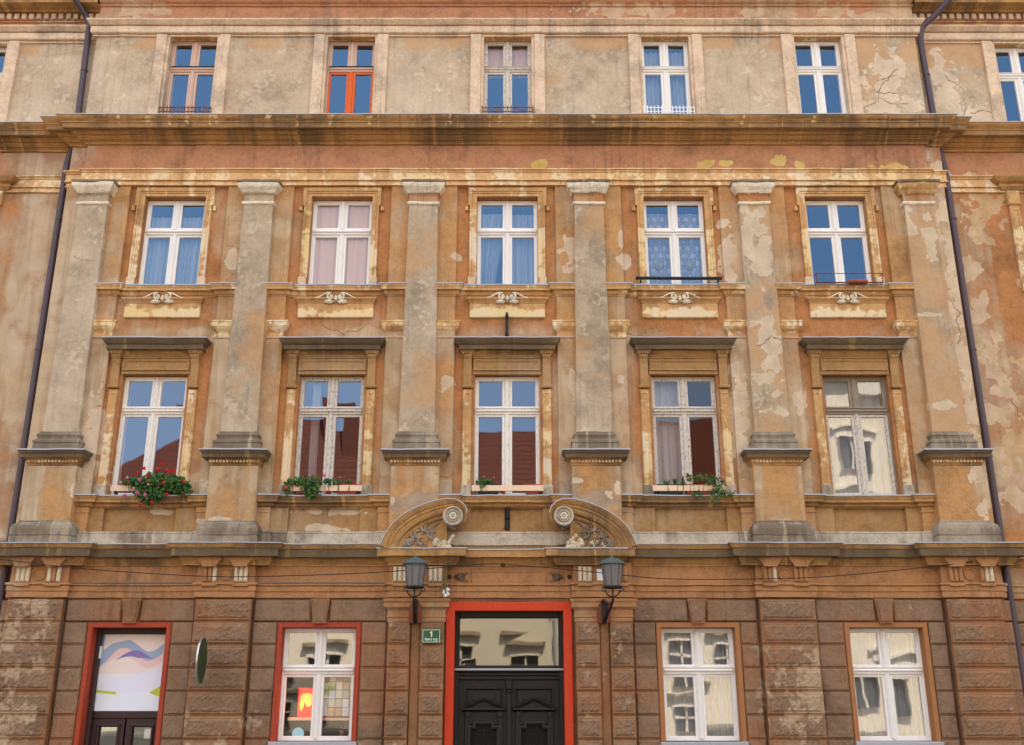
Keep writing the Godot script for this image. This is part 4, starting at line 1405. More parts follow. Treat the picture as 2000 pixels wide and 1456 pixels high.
func windows() -> void:
	for i in 5:
		var c: float = BAY[i]
		# attic
		var k: String = ["mauve", "mauve", "white_peeling", "white", "white"][i]
		var op := {"dark_rail": i < 2, "label": ["mauve-brown attic window", "attic window with bright orange lower casements", "attic window with peeling white paint", "white attic window with lace curtain", "white attic window at the right end"][i]}
		if i == 1:
			op.low = "orange"; op.low_post = true
		if i == 2:
			op.glass = "pale_glass"; op.glass_low = "glass"
		casement(c, .435, 11.13, 13.07, -.12, .315, k, op)
		# second floor
		casement(c, .525, 8.12, 9.79, -.13, .36, "white", {"ledge": false, "glass": "pale_glass" if i == 1 else "glass"})
		# first floor
		casement(c, .53, 4.56, 6.55, -.10, .295, ["white_worn", "white_peeling", "white_worn", "white_peeling", "bare"][i], {"glass": "old_glass" if i == 4 else "pale_glass" if i == 3 else "street_glass", "low": "white_peeling" if i == 4 else ["white_worn", "white_peeling", "white_worn", "white_peeling", "bare"][i], "low_post": i == 4, "label": ["weathered cream window over the red geraniums", "window with peeling paint behind green plants", "pale window over the door", "window with flaking grey paint", "bare grey wood window"][i]})
		if i in [1, 3, 4]:
			casement(GFW[i], .555, .93, 2.54, -.10, .385, "white", {"glass": "old_glass", "glass_low": "shop_glass" if i == 1 else "old_glass"})
	for x in [-9.785, 9.365]:
		casement(x, .435, 11.13, 13.07, WING - .12, .315, "white")
	casement(-9.78, .52, 8.12, 9.79, WING - .12, .36, "white", {})
	casement(9.52, .52, 8.12, 9.79, WING - .12, .36, "white", {})
	casement(-9.77, .53, 4.56, 6.49, WING - .12, .3, "white", {})
	casement(9.52, .53, 4.56, 6.49, WING - .12, .3, "white", {})
	# what hangs behind the glass
	var z := -.30
	curtain(BAY[0] - .5, BAY[0] + .5, 8.15, 9.55, z, "curtain", "sheer curtain behind the leftmost window of the second floor", 11)
	curtain(BAY[1] - .52, BAY[1] + .52, 8.12, 9.8, z + .08, "blind", "closed pink blind filling the second window of the second floor", 7, .012)
	curtain(BAY[2] - .5, BAY[2] + .1, 8.12, 9.62, z, "curtain", "white curtain drawn to the left behind the middle window of the second floor", 8, .03, .5)
	curtain(BAY[2] - .02, BAY[2] + .5, 8.12, 9.62, z - .03, "curtain", "white curtain hanging straight at the right of the middle window of the second floor", 6)
	curtain(BAY[3] - .5, BAY[3] + .5, 8.12, 9.62, z, "lace", "net curtain with yellow flowers behind the second floor window with the dark rail", 12, .02)
	curtain(BAY[2] - .43, BAY[2] + .43, 12.40, 13.05, z, "blind", "pale pink blind in the upper panes of the middle attic window", 5, .01)
	curtain(BAY[3] - .42, BAY[3] + .42, 11.15, 12.95, z, "curtain", "sheer curtain behind the white attic window with the white guard", 9)
	curtain(BAY[1] - .36, BAY[1] - .22, 4.6, 6.5, z, "curtain", "narrow grey curtain at the left of the first floor window with the green plants", 2, .03)
	curtain(BAY[3] - .5, BAY[3] - .02, 4.57, 6.52, z, "sun_curtain", "white curtain filling the left casement over the pink flowers", 3, .03)
	curtain(BAY[4] - .5, BAY[4] + .5, 4.57, 6.52, z - .05, "sun_curtain", "cream curtain behind the bare wood window", 6, .03)
	for i in [3, 4]:
		curtain(GFW[i] - .52, GFW[i] + .52, .95, 2.5, -.32, "sun_curtain", ["", "", "", "pale curtain behind the ground floor window next to the door", "pale curtain behind the ground floor window at the right end"][i], 13, .025)
	# yellow flowers woven in the net curtain
	for s in [-1, 1]:
		var m := mb()
		for k in 10:
			var t := TAU * k / 10
			m.ball(V3(BAY[3] + s * .26 + cos(t) * .05, 8.62 + sin(t) * .05, z + .035), V3(.03, .03, .006), 6)
		m.ball(V3(BAY[3] + s * .26, 8.62, z + .035), V3(.05, .05, .01), 8)
		part_of_curtain(m)

func part_of_curtain(m: MB) -> void:
	m.col = Color(.5, .42, .1)
	for k in m.c.size(): m.c[k] = Color(.42, .36, .10)
	for ch in get_children():
		if ch.has_meta("label") and str(ch.get_meta("label")).begins_with("net curtain"):
			put("flower", m.build(M.painted), ch)

func shop_window() -> void:
	var o := thing("patchwork_quilt", "patchwork quilt of pale squares hanging at the right of the shop window", "quilt")
	var cols := [Color(.62, .55, .42), Color(.7, .68, .62), Color(.55, .36, .2), Color(.46, .5, .22), Color(.75, .73, .7), Color(.3, .36, .26), Color(.34, .12, .16)]
	for r in 5:
		for k in 5:
			var m := mb()
			m.col = cols[rng.randi() % (5 if r < 3 else 7)] * rng.randf_range(.8, 1.1)
			var x := -2.86 + k * .105
			var y := 1.27 + (4 - r) * .125
			m.box(x, x + .1, y, y + .12, -.235, -.215 + rng.randf() * .008, .01)
			part("square", m, "painted", o)
	var m := mb()
	m.box(-3.36, -2.36, 1.21, 1.25, -.6, -.26, .006)
	tag(put("shelf", m.build(M.board)), "wooden shelf across the shop window under the quilt", "shelf")
	m = mb()
	m.box(-3.24, -2.96, 1.25, 1.68, -.38, -.34, .008)
	o = thing("lamp_picture", "lit red lamp picture with a glowing yellow shape at the left of the shop window", "lamp")
	part("panel", m, "lit_red", o)
	var lamp_light := OmniLight3D.new()
	lamp_light.name = "lamp_light"
	lamp_light.position = V3(-3.10, 1.47, -.30)
	lamp_light.light_color = Color(1.0, 0.5, 0.25)
	lamp_light.light_energy = 0.05
	lamp_light.light_size = 0.1
	lamp_light.omni_range = 6.0
	lamp_light.omni_attenuation = 2.0
	lamp_light.shadow_enabled = true
	add_child(lamp_light)
	m = mb()
	m.ball(V3(-3.10, 1.53, -.335), V3(.105, .075, .014), 14)
	m.ball(V3(-3.18, 1.43, -.335), V3(.035, .09, .012), 10)
	m.ball(V3(-3.07, 1.45, -.335), V3(.05, .05, .012), 10)
	part("motif", m, "lit_yellow", o)
	m = mb()
	m.lathe(prof([0, .006, .085, .006, .088, 0]), V3(-3.165, 1.03, -.14), Basis(Vector3.RIGHT, PI / 2), 28)
	tag(put("sticker", m.build(M.sticker)), "round pale blue sticker on the lower left shop window pane", "sticker")
	o = thing("doll", "small doll in a dark pointed hat and red dress in the shop window", "doll", V3(-2.57, .93, -.45))
	m = mb()
	m.lathe(prof([.075, -.12, .06, -.02, .035, .06, .02, .08]), Vector3.ZERO, Basis.IDENTITY, 12)
	for k in m.c.size(): m.c[k] = Color(.36, .05, .05)
	part("dress", m, "painted", o)
	m = mb()
	m.ball(V3(0, .115, 0), V3(.036, .042, .036), 10)
	for k in m.c.size(): m.c[k] = Color(.6, .36, .24)
	part("head", m, "painted", o)
	m = mb()
	m.lathe(prof([.075, .145, .076, .15, .036, .155, .02, .2, .0, .25]), Vector3.ZERO, Basis.IDENTITY, 12)
	for k in m.c.size(): m.c[k] = Color(.03, .03, .03)
	part("hat", m, "painted", o)

func pipes() -> void:
	var m := mb()
	var l := [V3(-8.25, 14.0, .42), V3(-8.1, 13.85, .3), V3(-7.93, 13.60, -.02), V3(-7.88, 13.5, -.08), V3(-7.84, 13.36, -.09), V3(-7.78, 11.0, -.09), V3(-7.86, 10.5, -.09), V3(-7.84, 3.8, -.09), V3(-7.84, 0, -.09)]
	m.tube(l, .055, 12)
	var o: Node = put("downpipe", m.build(M.pipe), B)
	for y in [12.4, 9.4, 7.0, 5.2]:
		m = mb()
		m.lathe(prof([.055, 0, .064, .003, .064, .03, .055, .033]), V3(-7.81 if y > 11 else -7.845, y, -.09), Basis.IDENTITY, 12)
		part("clip", m, "pipe", o)
	m = mb()
	var r := [V3(8.3, 14.0, .42), V3(7.75, 13.42, .16), V3(7.56, 13.28, .05), V3(7.50, 13.15, .04), V3(7.50, 13.0, -.02), V3(7.54, 12.7, -.09), V3(7.58, 11.0, -.09), V3(7.60, 10.6, -.09), V3(7.63, 10.4, -.09), V3(7.64, 3.8, -.09), V3(7.64, 0, -.09)]
	m.tube(r, .055, 12)
	o = put("downpipe", m.build(M.pipe), B)
	for y in [12.3, 9.4, 7.0, 5.2]:
		m = mb()
		m.lathe(prof([.055, 0, .064, .003, .064, .03, .055, .033]), V3(7.553 if y > 11 else 7.638, y, -.09), Basis.IDENTITY, 12)
		part("clip", m, "pipe", o)
	# hoods of the wing windows, at the edges of the view
	for s in [-1, 1]:
		var c := -9.78 if s < 0 else 9.52
		o = Node3D.new(); o.name = "wing_hood"; B.add_child(o, true)
		m = mb(true)
		m.sweep([V2(c - .92, WING), V2(c - .92, WING + .06), V2(c + .92, WING + .06), V2(c + .92, WING)], prof([0, 10.0, .02, 10.02, .06, 10.06, .06, 10.10, .12, 10.13, .16, 10.18, .17, 10.20, .17, 10.22, 0, 10.25]))
		part("hood_moulding", m, "cornice", o)
		for e in [-1, 1]:
			m = mb(true)
			m.amp = .004
			var x: float = c + e * .74
			m.box(x - .09, x + .09, 8.1, 10.0, WING, WING + .05, .01)
			m.box(x - .11, x + .11, 9.72, 9.99, WING, WING + .09, .02)
			m.sweep([V2(x - .04, 8.3), V2(x - .04, 9.62), V2(x + .04, 9.62), V2(x + .04, 8.3)], prof([-.006, WING + .045, 0, WING + .06, .02, WING + .06, .026, WING + .045]), "xy", true)
			part("jamb_strip", m, "trim", o)

func lamp(px: float, lx: float, label: String) -> void:
	var o := thing("wall_lantern", label, "lantern", V3(px, 2.60, .2), "lanterns on either side of the door")
	var m := mb()
	var poly := [V2(-.10, 0), V2(.10, 0), V2(.10, .20)]
	for k in 7:
		var t := PI * k / 6.0
		poly.append(V2(cos(t) * .095, .21 + sin(t) * .10))
	poly.append(V2(-.10, .20))
	m.prism(poly, func(p): return V3(p.x, p.y, 0), V3(0, 0, .02))
	part("wall_plate", m, "rust", o)
	var dx := lx - px
	var ax := V3(dx, 0, .60)
	m = mb()
	m.tube([V3(0, .01, .03), V3(dx * .1, .04, .09), V3(dx * .4, .13, .28), V3(dx * .8, .21, .5), V3(dx, .27, .60), V3(dx, .335, .60)], .022, 8, false, [.03, .032, .026, .02, .018, .02])
	m.tube([V3(0, .30, .02), V3(dx * .3, .27, .2), V3(dx * .7, .235, .45), V3(dx, .27, .6)], .016, 8)
	m.tube([V3(0, .02, .03), V3(0, .29, .03)], .028, 8)
	m.ball(V3(0, .31, .03), V3(.04, .04, .04))
	for e in [-1, 1]:
		var sp := []
		for j in 12:
			var t := j / 11.0 * 4.0
			var r := lerpf(.09, .02, j / 11.0)
			sp.append(V3(dx * .3 + e * .012, .17 + cos(t) * r, .18 + sin(t) * r))
		m.tube(sp, .011, 6)
	part("arm", m, "iron", o)
	m = mb()
	m.tube([ax + V3(0, .33, 0), ax + V3(0, .46, 0)], .012, 6)
	var fk := []
	for j in 13:
		var t := PI + PI * j / 12.0
		fk.append(ax + V3(cos(t) * .105, .43 + sin(t) * .10, 0))
	m.tube(fk, .011, 6)
	for e in [-1, 1]:
		var sp := []
		for j in 10:
			var t := j / 9.0 * 4.4
			var r := lerpf(.035, .012, j / 9.0)
			sp.append(ax + V3(e * (.125 + sin(t) * r), .425 + cos(t) * r, 0))
		m.tube(sp, .008, 6)
	part("fork", m, "iron", o)
	m = mb()
	m.lathe(prof([0, .445, .11, .445, .138, .452, .142, .465, .138, .48, .118, .484, .11, .48]), ax, Basis.IDENTITY, 28)
	part("rim", m, "iron", o)
	m = mb()
	m.lathe(prof([.118, .482, .158, .79]), ax, Basis.IDENTITY, 32)
	part("shade", m, "frosted", o)
	m = mb()
	for k in 8:
		var t := TAU * k / 8 + .2
		m.tube([ax + V3(cos(t) * .12, .482, sin(t) * .12), ax + V3(cos(t) * .16, .79, sin(t) * .16)], .0035, 4)
	part("ribs", m, "iron", o)
	m = mb()
	m.lathe(prof([0, .56, .02, .565, .03, .60, .03, .72, .012, .74, 0, .74]), ax, Basis.IDENTITY, 12)
	part("bulb", m, "paper", o)
	m = mb()
	m.lathe(prof([.158, .785, .18, .785, .186, .795, .184, .81, .165, .835, .12, .862, .06, .885, .03, .892, .028, .905, .012, .915, 0, .918]), ax, Basis.IDENTITY, 32)
	part("hood", m, "copper_green", o)

func fittings() -> void:
	lamp(-1.445, -1.415, "frosted street lantern with green cap on the wall left of the door")
	lamp(1.375, 1.46, "frosted street lantern with green cap on the wall right of the door")
	# house number
	var o := thing("house_number", "green enamel plate with a white 1 and the square's name left of the door", "sign", V3(-1.2, 2.41, .225))
	var m := mb()
	m.prism(rounded(.137, .098, .02), func(p): return V3(p.x, p.y, 0), V3(0, 0, .011))
	part("plate", m, "sign_green", o)
	m = mb()
	m.sweep([V2(-.122, -.083), V2(-.122, .083), V2(.122, .083), V2(.122, -.083)], prof([0, .010, 0, .0135, .007, .0135, .007, .010]), "xy", true)
	part("border", m, "paper", o)
	letters("1", .078, V3(0, .026, .011), o, .012)
	letters("Novi trg", .036, V3(0, -.048, .011), o, .004)
	# round sign seen almost edge on
	o = thing("round_sign", "round green sign sticking out from the pier beside the shop door", "sign", V3(-4.47, 2.05, .60))
	o.rotation.y = deg_to_rad(5.0)
	var side := Basis(Vector3.BACK, -PI / 2)
	m = mb()
	m.lathe(prof([.318, -.013, .33, -.011, .33, .011, .318, .013]), Vector3.ZERO, side, 40)
	part("rim", m, "silver", o)
	m = mb()
	m.lathe(prof([0, .010, .319, .010]), Vector3.ZERO, side, 40)
	m.lathe(prof([.319, -.010, 0, -.010]), Vector3.ZERO, side, 40)
	part("face", m, "disc_green", o)
	m = mb()
	for y in [-.27, .27]: m.tube([V3(0, y, -.42), V3(0, y, -.18)], .014, 8)
	part("bracket", m, "silver", o)
	# iron brackets on the axis
	m = mb()
	m.box(-.11, -.06, 7.24, 7.58, .0, .10, .008)
	m.box(-.115, -.055, 7.20, 7.25, .0, .13, .008)
	m.box(-.105, -.065, 7.53, 7.60, .08, .15, .008)
	tag(put("iron_bracket", m.build(M.iron)), "rusty iron bracket on the wall above the middle first floor window", "bracket")
	m = mb()
	m.box(-.115, -.035, 4.03, 4.385, -.07, -.03, .01)
	m.box(-.088, -.05, 4.2, 4.37, -.035, .03, .008)
	tag(put("iron_bracket", m.build(M.iron)), "black iron bracket in the recessed panel between the two scrolls", "bracket")
	# low guards in front of the attic windows
	var first := true
	for q in [[0, "rust", "low rusty guard in front of the mauve attic window"], [2, "rust", "low rusty guard in front of the peeling middle attic window"], [3, "white", "low white guard in front of the attic window with the lace curtain"]]:
		o = thing("window_guard", q[2], "window guard", V3(BAY[q[0]], 11.1, .05), "low guards at the attic windows")
		m = mb()
		for y in [.36, .44]: m.box(-.46, .46, y, y + .014, 0, .012)
		part("rail", m, q[1], o)
		var bar := mb()
		bar.box(-.007, .007, 0, .48, .012, .022)
		var bm := bar.build(M[q[1]])
		for k in 15:
			var b := put("bar", bm, o)
			b.position = V3(-.45 + k * .9 / 14.0, 0, 0)
	m = mb()
	m.tube([V3(2.07, 8.215, .14), V3(2.8, 8.205, .145), V3(3.51, 8.21, .14)], .028, 10)
	o = thing("wooden_rail", "dark wooden rail across the foot of the second floor window with flowered net curtain", "rail")
	part("rod", m, "iron", o)
	m = mb()
	for x in [2.15, 3.45]: m.box(x - .012, x + .012, 8.13, 8.22, .10, .16)
	part("foot", m, "iron", o)
	o = thing("planter_rack", "thin rusty wire rack on the sill of the rightmost second floor window", "rack")
	m = mb()
	for y in [8.09, 8.25]:
		m.tube([V3(5.06, y, .13), V3(5.06, y, .25), V3(6.16, y, .25), V3(6.16, y, .13)], .007, 6)
	for x in [5.06, 6.16]: m.tube([V3(x, 8.09, .25), V3(x, 8.25, .25)], .009, 6)
	part("wire", m, "rust", o)
	m = mb()
	for k in 4: m.tube([V3(5.07, 8.092, .15 + k * .035), V3(6.15, 8.092, .15 + k * .035)], .004, 5)
	part("tray", m, "rust", o)
	m = mb()
	m.box(5.62, 5.92, 8.10, 8.15, .15, .24, .02)
	tag(put("flower_box", m.build(M.terracotta_pot)), "short low terracotta trough in the wire rack", "flower box")
	# cables
	m = mb()
	var pts := [V3(-10, 3.72, .42), V3(-7.68, 3.51, .42), V3(-6.67, 3.40, .42), V3(-5.74, 3.325, .42), V3(-4.36, 3.257, .42), V3(-3.06, 3.279, .42), V3(-1.84, 3.332, .42), V3(-.54, 3.438, .4), V3(-.138, 3.469, .2)]
	m.tube(smooth(pts), .0075, 6)
	tag(put("cable", m.build(M.cable)), "thin dark cable sagging across the left half of the facade to the door axis", "cable")
	m = mb()
	pts = [V3(-.138, 3.469, .2), V3(.46, 3.40, .4), V3(1.378, 3.31, .42), V3(2.29, 3.227, .42), V3(3.44, 3.222, .42), V3(4.59, 3.252, .42), V3(5.75, 3.353, .4), V3(7.0, 3.50, .25)]
	m.tube(smooth(pts), .0075, 6)
	tag(put("cable", m.build(M.cable)), "thin dark cable running from the door axis to the right end of the facade", "cable")
	m = mb()
	m.lathe(prof([0, 0, .03, .01, .035, .03, .015, .05, .012, .14, 0, .14]), V3(-.138, 3.469, .06), Basis(Vector3.RIGHT, PI / 2), 12)
	tag(put("insulator", m.build(M.rust)), "small rusty insulator holding the cables over the door tablet", "insulator")
	m = mb()
	m.tube(smooth([V3(-.70, 3.70, .27), V3(-.785, 3.66, .27), V3(-.90, 3.56, .24), V3(-.985, 3.45, .23), V3(-1.01, 3.3, .22), V3(-1.01, 3.12, .24), V3(-.99, 3.0, .2)]), .011, 6)
	tag(put("cable", m.build(M.green_cable)), "green cable hanging from the left scroll down to the door corner", "cable")
	m = mb()
	m.tube([V3(-7.6, 3.205, .1), V3(-1.95, 3.205, .1)], .012, 6)
	tag(put("conduit", m.build(M.conduit)), "grey conduit on the moulding left of the door", "conduit")
	for q in [[-.955, "round black socket in the wall left of the door tablet"], [.877, "round black socket in the wall right of the door tablet"]]:
		m = mb()
		m.lathe(prof([.032, 0, .032, .012, .022, .016, .02, .004, 0, .004]), V3(q[0], 3.295, .05), Basis(Vector3.RIGHT, PI / 2), 16)
		tag(put("wall_socket", m.build(M.iron)), q[1], "socket")
	m = mb()
	m.box(1.29, 1.42, 3.23, 3.40, .16, .166, 0, true)
	tag(put("notice", m.build(M.paper)), "blank white notice behind the right lantern", "notice")
	m = mb(true)
	for k in 5: m.ball(V3(-1.0 + .03 * sin(k * 2.0), 3.0 + .022 * k, .2), V3(.035, .03, .03), 7)
	tag(put("foam_patch", m.build(M.paper)), "white foam lump over the left corner of the red door frame", "foam")

func smooth(p: Array) -> Array:
	var cv := Curve3D.new()
	for k in p.size():
		var t: Vector3 = (p[mini(k + 1, p.size() - 1)] - p[maxi(k - 1, 0)]) / 6.0
		cv.add_point(p[k], -t, t)
	var o := []
	var n := p.size() * 5
	for k in n + 1: o.append(cv.sample_baked(cv.get_baked_length() * k / n, true))
	return o

func rounded(hx: float, hy: float, r: float) -> Array:
	var o := []
	for q in [[1, 1, 0], [-1, 1, 1], [-1, -1, 2], [1, -1, 3]]:
		for k in 5:
			var t: float = (q[2] + k / 4.0) * PI / 2
			o.append(V2(q[0] * (hx - r) + cos(t) * r, q[1] * (hy - r) + sin(t) * r))
	return o

func letters(text: String, size: float, at: Vector3, into: Node3D, bold := 0.0) -> void:
	var t := TextMesh.new()
	var f := SystemFont.new()
	f.font_names = ["Droid Sans"]
	f.font_weight = 700
	t.font = f
	t.text = text
	t.font_size = 64
	t.pixel_size = size / 46.0
	t.depth = .003
	t.material = M.paper
	var o := put("lettering", t, into)
	o.position = at

func leaf_cloud(m: MB, at: Vector3, r: Vector3, n: int, size: float, g: RandomNumberGenerator) -> void:
	for k in n:
		var d := Vector3(g.randfn(), g.randfn(), g.randfn()).normalized() * pow(g.randf(), .5)
		var p := at + d * r
		var u := Vector3(g.randfn(), g.randfn() + .6, g.randfn() + 1.2).normalized()
		var a := u.cross(Vector3(g.randfn(), g.randfn(), g.randfn())).normalized()
		var b := u.cross(a)
		var s := size * g.randf_range(.6, 1.25)
		var t := g.randf()
		m.col = Color(.035 + .05 * t, .10 + .09 * t, .022 + .02 * g.randf())
		if g.randf() < .05: m.col = Color(.22, .17, .04)
		var rim := []
		for j in 7:
			var w := TAU * j / 7.0
			rim.append(p + (a * cos(w) + b * sin(w)) * s * (1.0 if j else .55) + u * s * .25)
		for j in 7: m.tri(p, rim[j], rim[(j + 1) % 7])

func plant(called: String, label: String, clumps: Array, flowers: Array, size := .026, sd := 1) -> void:
	var g := RandomNumberGenerator.new()
	g.seed = sd
	var o := thing(called, label, "plant", Vector3.ZERO, "window plants on the first floor sills")
	var m := mb()
	for c in clumps: leaf_cloud(m, c[0], c[1], c[2], size, g)
	part("foliage", m, "leaf", o).set_meta("kind", "stuff")
	m = mb()
	for c in clumps:
		for k in maxi(2, int(c[2] / 28.0)):
			var e: Vector3 = c[0] + Vector3(g.randf_range(-1, 1), g.randf_range(-.6, .8), g.randf_range(-.5, 1)) * c[1] * .8
			var b := V3(e.x * .7 + c[0].x * .3, 4.60, .16)
			m.col = Color(.06, .1, .03)
			m.tube([b, b.lerp(e, .5) + V3(0, .03, .02), e], .0035, 4)
	part("stem", m, "leaf", o)
	for f in flowers:
		m = mb()
		var cl: Color = f[1]
		for k in 11:
			var d := Vector3(g.randfn(), g.randfn() * .8, absf(g.randfn()) + .3).normalized()
			var p: Vector3 = f[0] + d * f[2] * .6
			var a := d.cross(Vector3(g.randfn(), g.randfn(), g.randfn())).normalized()
			var b := d.cross(a)
			m.col = cl * g.randf_range(.75, 1.1)
			for j in 5:
				var w := TAU * j / 5.0
				var x := (a * cos(w) + b * sin(w))
				var y := (a * cos(w + .6) + b * sin(w + .6))
				var zq := (a * cos(w - .6) + b * sin(w - .6))
				var s: float = f[2] * .55
				m.quad(p, p + zq * s * .6, p + x * s + d * s * .2, p + y * s * .6)
		part("flower", m, "petal", o)

func planters() -> void:
	var red := Color(.66, .02, .02)
	var pink := Color(.72, .12, .28)
	var pale := Color(.78, .36, .44)
	for q in [[-6.27, -5.02, "peach board with red geraniums spilling over it"], [-3.455, -2.35, "peach board in front of the troughs with one clump of leaves"], [-.63, .49, "peach board under the middle first floor window"], [2.2, 3.34, "peach board with pink flowers trailing over its right end"]]:
		var o := thing("sill_board", q[2], "board", Vector3.ZERO, "boards along the first floor sills")
		var m := mb(true)
		m.amp = .004
		m.box(q[0], q[1], 4.605, 4.695, .135, .155, .003, true)
		part("plank", m, "board", o)
		m = mb()
		for x in [q[0] + .06, q[1] - .06]: m.box(x - .012, x + .012, 4.56, 4.69, .02, .134)
		part("bracket", m, "iron", o)
		m = mb()
		for x in [q[0] + .03, q[1] - .03]: m.ball(V3(x, 4.65, .156), V3(.006, .006, .004), 6)
		part("screw", m, "iron", o)
	for q in [[-5.95, -5.1, "dark_pot", "dark trough half hidden by the red geraniums"], [-3.40, -3.05, "terracotta_pot", "short terracotta trough under the leafy clump"], [-2.75, -2.42, "terracotta_pot", "terracotta trough at the right end of the sill with the red pot"], [-.56, -.2, "dark_pot", "dark trough with a tuft of leaves under the middle window"], [.2, .46, "terracotta_pot", "terracotta trough at the right end of the middle window sill"], [2.28, 2.7, "dark_pot", "dark trough at the left of the sill with trailing flowers"], [2.72, 3.2, "terracotta_pot", "terracotta trough carrying the trailing pink flowers"]]:
		var m := mb()
		var z0 := -.02
		m.prism([V2(q[0] + .02, 4.57), V2(q[1] - .02, 4.57), V2(q[1], 4.715), V2(q[0], 4.715)], func(p): return V3(p.x, p.y, z0), V3(0, 0, .14))
		m.box(q[0] - .008, q[1] + .008, 4.70, 4.72, z0 - .005, z0 + .147, .004)
		tag(put("flower_trough", m.build(M[q[2]])), q[3], "flower trough", "troughs on the first floor sills")
	var m := mb()
	m.lathe(prof([0, 0, .04, 0, .052, .09, .056, .09, .056, .10, .046, .10]), V3(-2.88, 4.575, .07), Basis.IDENTITY, 20)
	tag(put("flower_pot", m.build(M.red_pot)), "bright red flower pot between the two terracotta troughs", "flower pot")
	m = mb()
	m.lathe(prof([0, 0, .03, 0, .036, .08, .032, .08]), V3(-.14, 4.575, .08), Basis.IDENTITY, 16)
	tag(put("flower_pot", m.build(M.red_pot)), "little red pot beside the dark trough under the middle window", "flower pot")
	var fl := []
	for q in [[-5.83, 4.86, 0], [-5.72, 4.93, 0], [-5.52, 4.92, 0], [-5.38, 4.90, 0], [-5.28, 4.86, 0], [-5.25, 4.89, 0], [-5.43, 4.99, 0], [-5.62, 4.80, 0], [-5.1, 4.72, 0], [-5.94, 4.77, 2], [-6.05, 4.70, 2], [-5.86, 4.62, 2], [-5.76, 4.53, 1], [-5.95, 4.49, 1], [-5.64, 4.5, 1], [-5.6, 4.66, 2], [-5.3, 4.51, 0], [-5.55, 4.40, 0], [-5.72, 4.36, 0], [-5.75, 4.74, 1], [-5.4, 4.7, 0], [-6.2, 4.65, 2]]:
		fl.append([V3(q[0], q[1], .34 + .05 * sin(q[0] * 40.0)), [red, pink, pale][q[2]], .038 if q[2] < 2 else .028])
	plant("geranium", "bushy red and pink geranium hanging over the leftmost first floor sill", [[V3(-5.55, 4.73, .22), V3(.42, .16, .13), 520], [V3(-5.25, 4.70, .22), V3(.24, .14, .12), 240], [V3(-5.6, 4.52, .26), V3(.24, .13, .09), 230], [V3(-5.88, 4.74, .2), V3(.22, .1, .1), 140], [V3(-5.1, 4.6, .2), V3(.13, .12, .09), 90], [V3(-5.58, 4.42, .25), V3(.08, .09, .06), 36]], fl, .027, 3)
	plant("geranium", "green geranium clump hanging over the left part of the second first floor sill", [[V3(-3.36, 4.74, .17), V3(.22, .08, .09), 130], [V3(-3.14, 4.70, .2), V3(.17, .16, .1), 200], [V3(-3.1, 4.56, .22), V3(.14, .12, .07), 130], [V3(-3.52, 4.6, .2), V3(.06, .12, .06), 36], [V3(-2.87, 4.75, .16), V3(.1, .06, .05), 36], [V3(-2.72, 4.76, .14), V3(.05, .06, .04), 18], [V3(-2.57, 4.76, .1), V3(.06, .05, .04), 18]], [[V3(-2.93, 4.84, .2), pink, .034], [V3(-3.52, 4.62, .26), red, .032], [V3(-3.3, 4.62, .26), pale, .02], [V3(-3.05, 4.55, .28), Color(.5, .1, .05), .02], [V3(-2.7, 4.82, .16), Color(.7, .6, .5), .012]], .024, 5)
	plant("bedding_plant", "small tuft of leaves at the left of the middle first floor sill", [[V3(-.42, 4.76, .1), V3(.16, .06, .06), 90], [V3(-.46, 4.70, .17), V3(.05, .04, .03), 16]], [[V3(-.44, 4.84, .14), pale, .014], [V3(-.28, 4.83, .12), pale, .014]], .02, 7)
	plant("geranium", "straggling pink flowered plant trailing over the right end of the fourth sill", [[V3(2.42, 4.75, .1), V3(.06, .05, .04), 16], [V3(2.56, 4.77, .1), V3(.05, .06, .04), 21], [V3(2.68, 4.75, .14), V3(.06, .07, .05), 21], [V3(2.8, 4.81, .14), V3(.08, .08, .06), 24], [V3(2.95, 4.82, .14), V3(.14, .09, .07), 34], [V3(3.12, 4.74, .18), V3(.13, .13, .08), 49], [V3(3.2, 4.58, .22), V3(.13, .14, .07), 55], [V3(3.28, 4.72, .18), V3(.08, .1, .06), 24], [V3(3.12, 4.44, .24), V3(.09, .1, .05), 24], [V3(2.92, 4.56, .2), V3(.05, .08, .04), 13], [V3(3.36, 4.54, .22), V3(.09, .06, .05), 18], [V3(2.84, 4.55, .2), V3(.04, .06, .04), 9]], [[V3(3.24, 4.80, .24), pink, .03], [V3(2.75, 4.80, .2), Color(.62, .16, .12), .026], [V3(3.1, 4.87, .2), red, .018], [V3(2.66, 4.79, .18), Color(.4, .02, .06), .02], [V3(3.47, 4.60, .22), Color(.72, .2, .2), .022]], .021, 9)

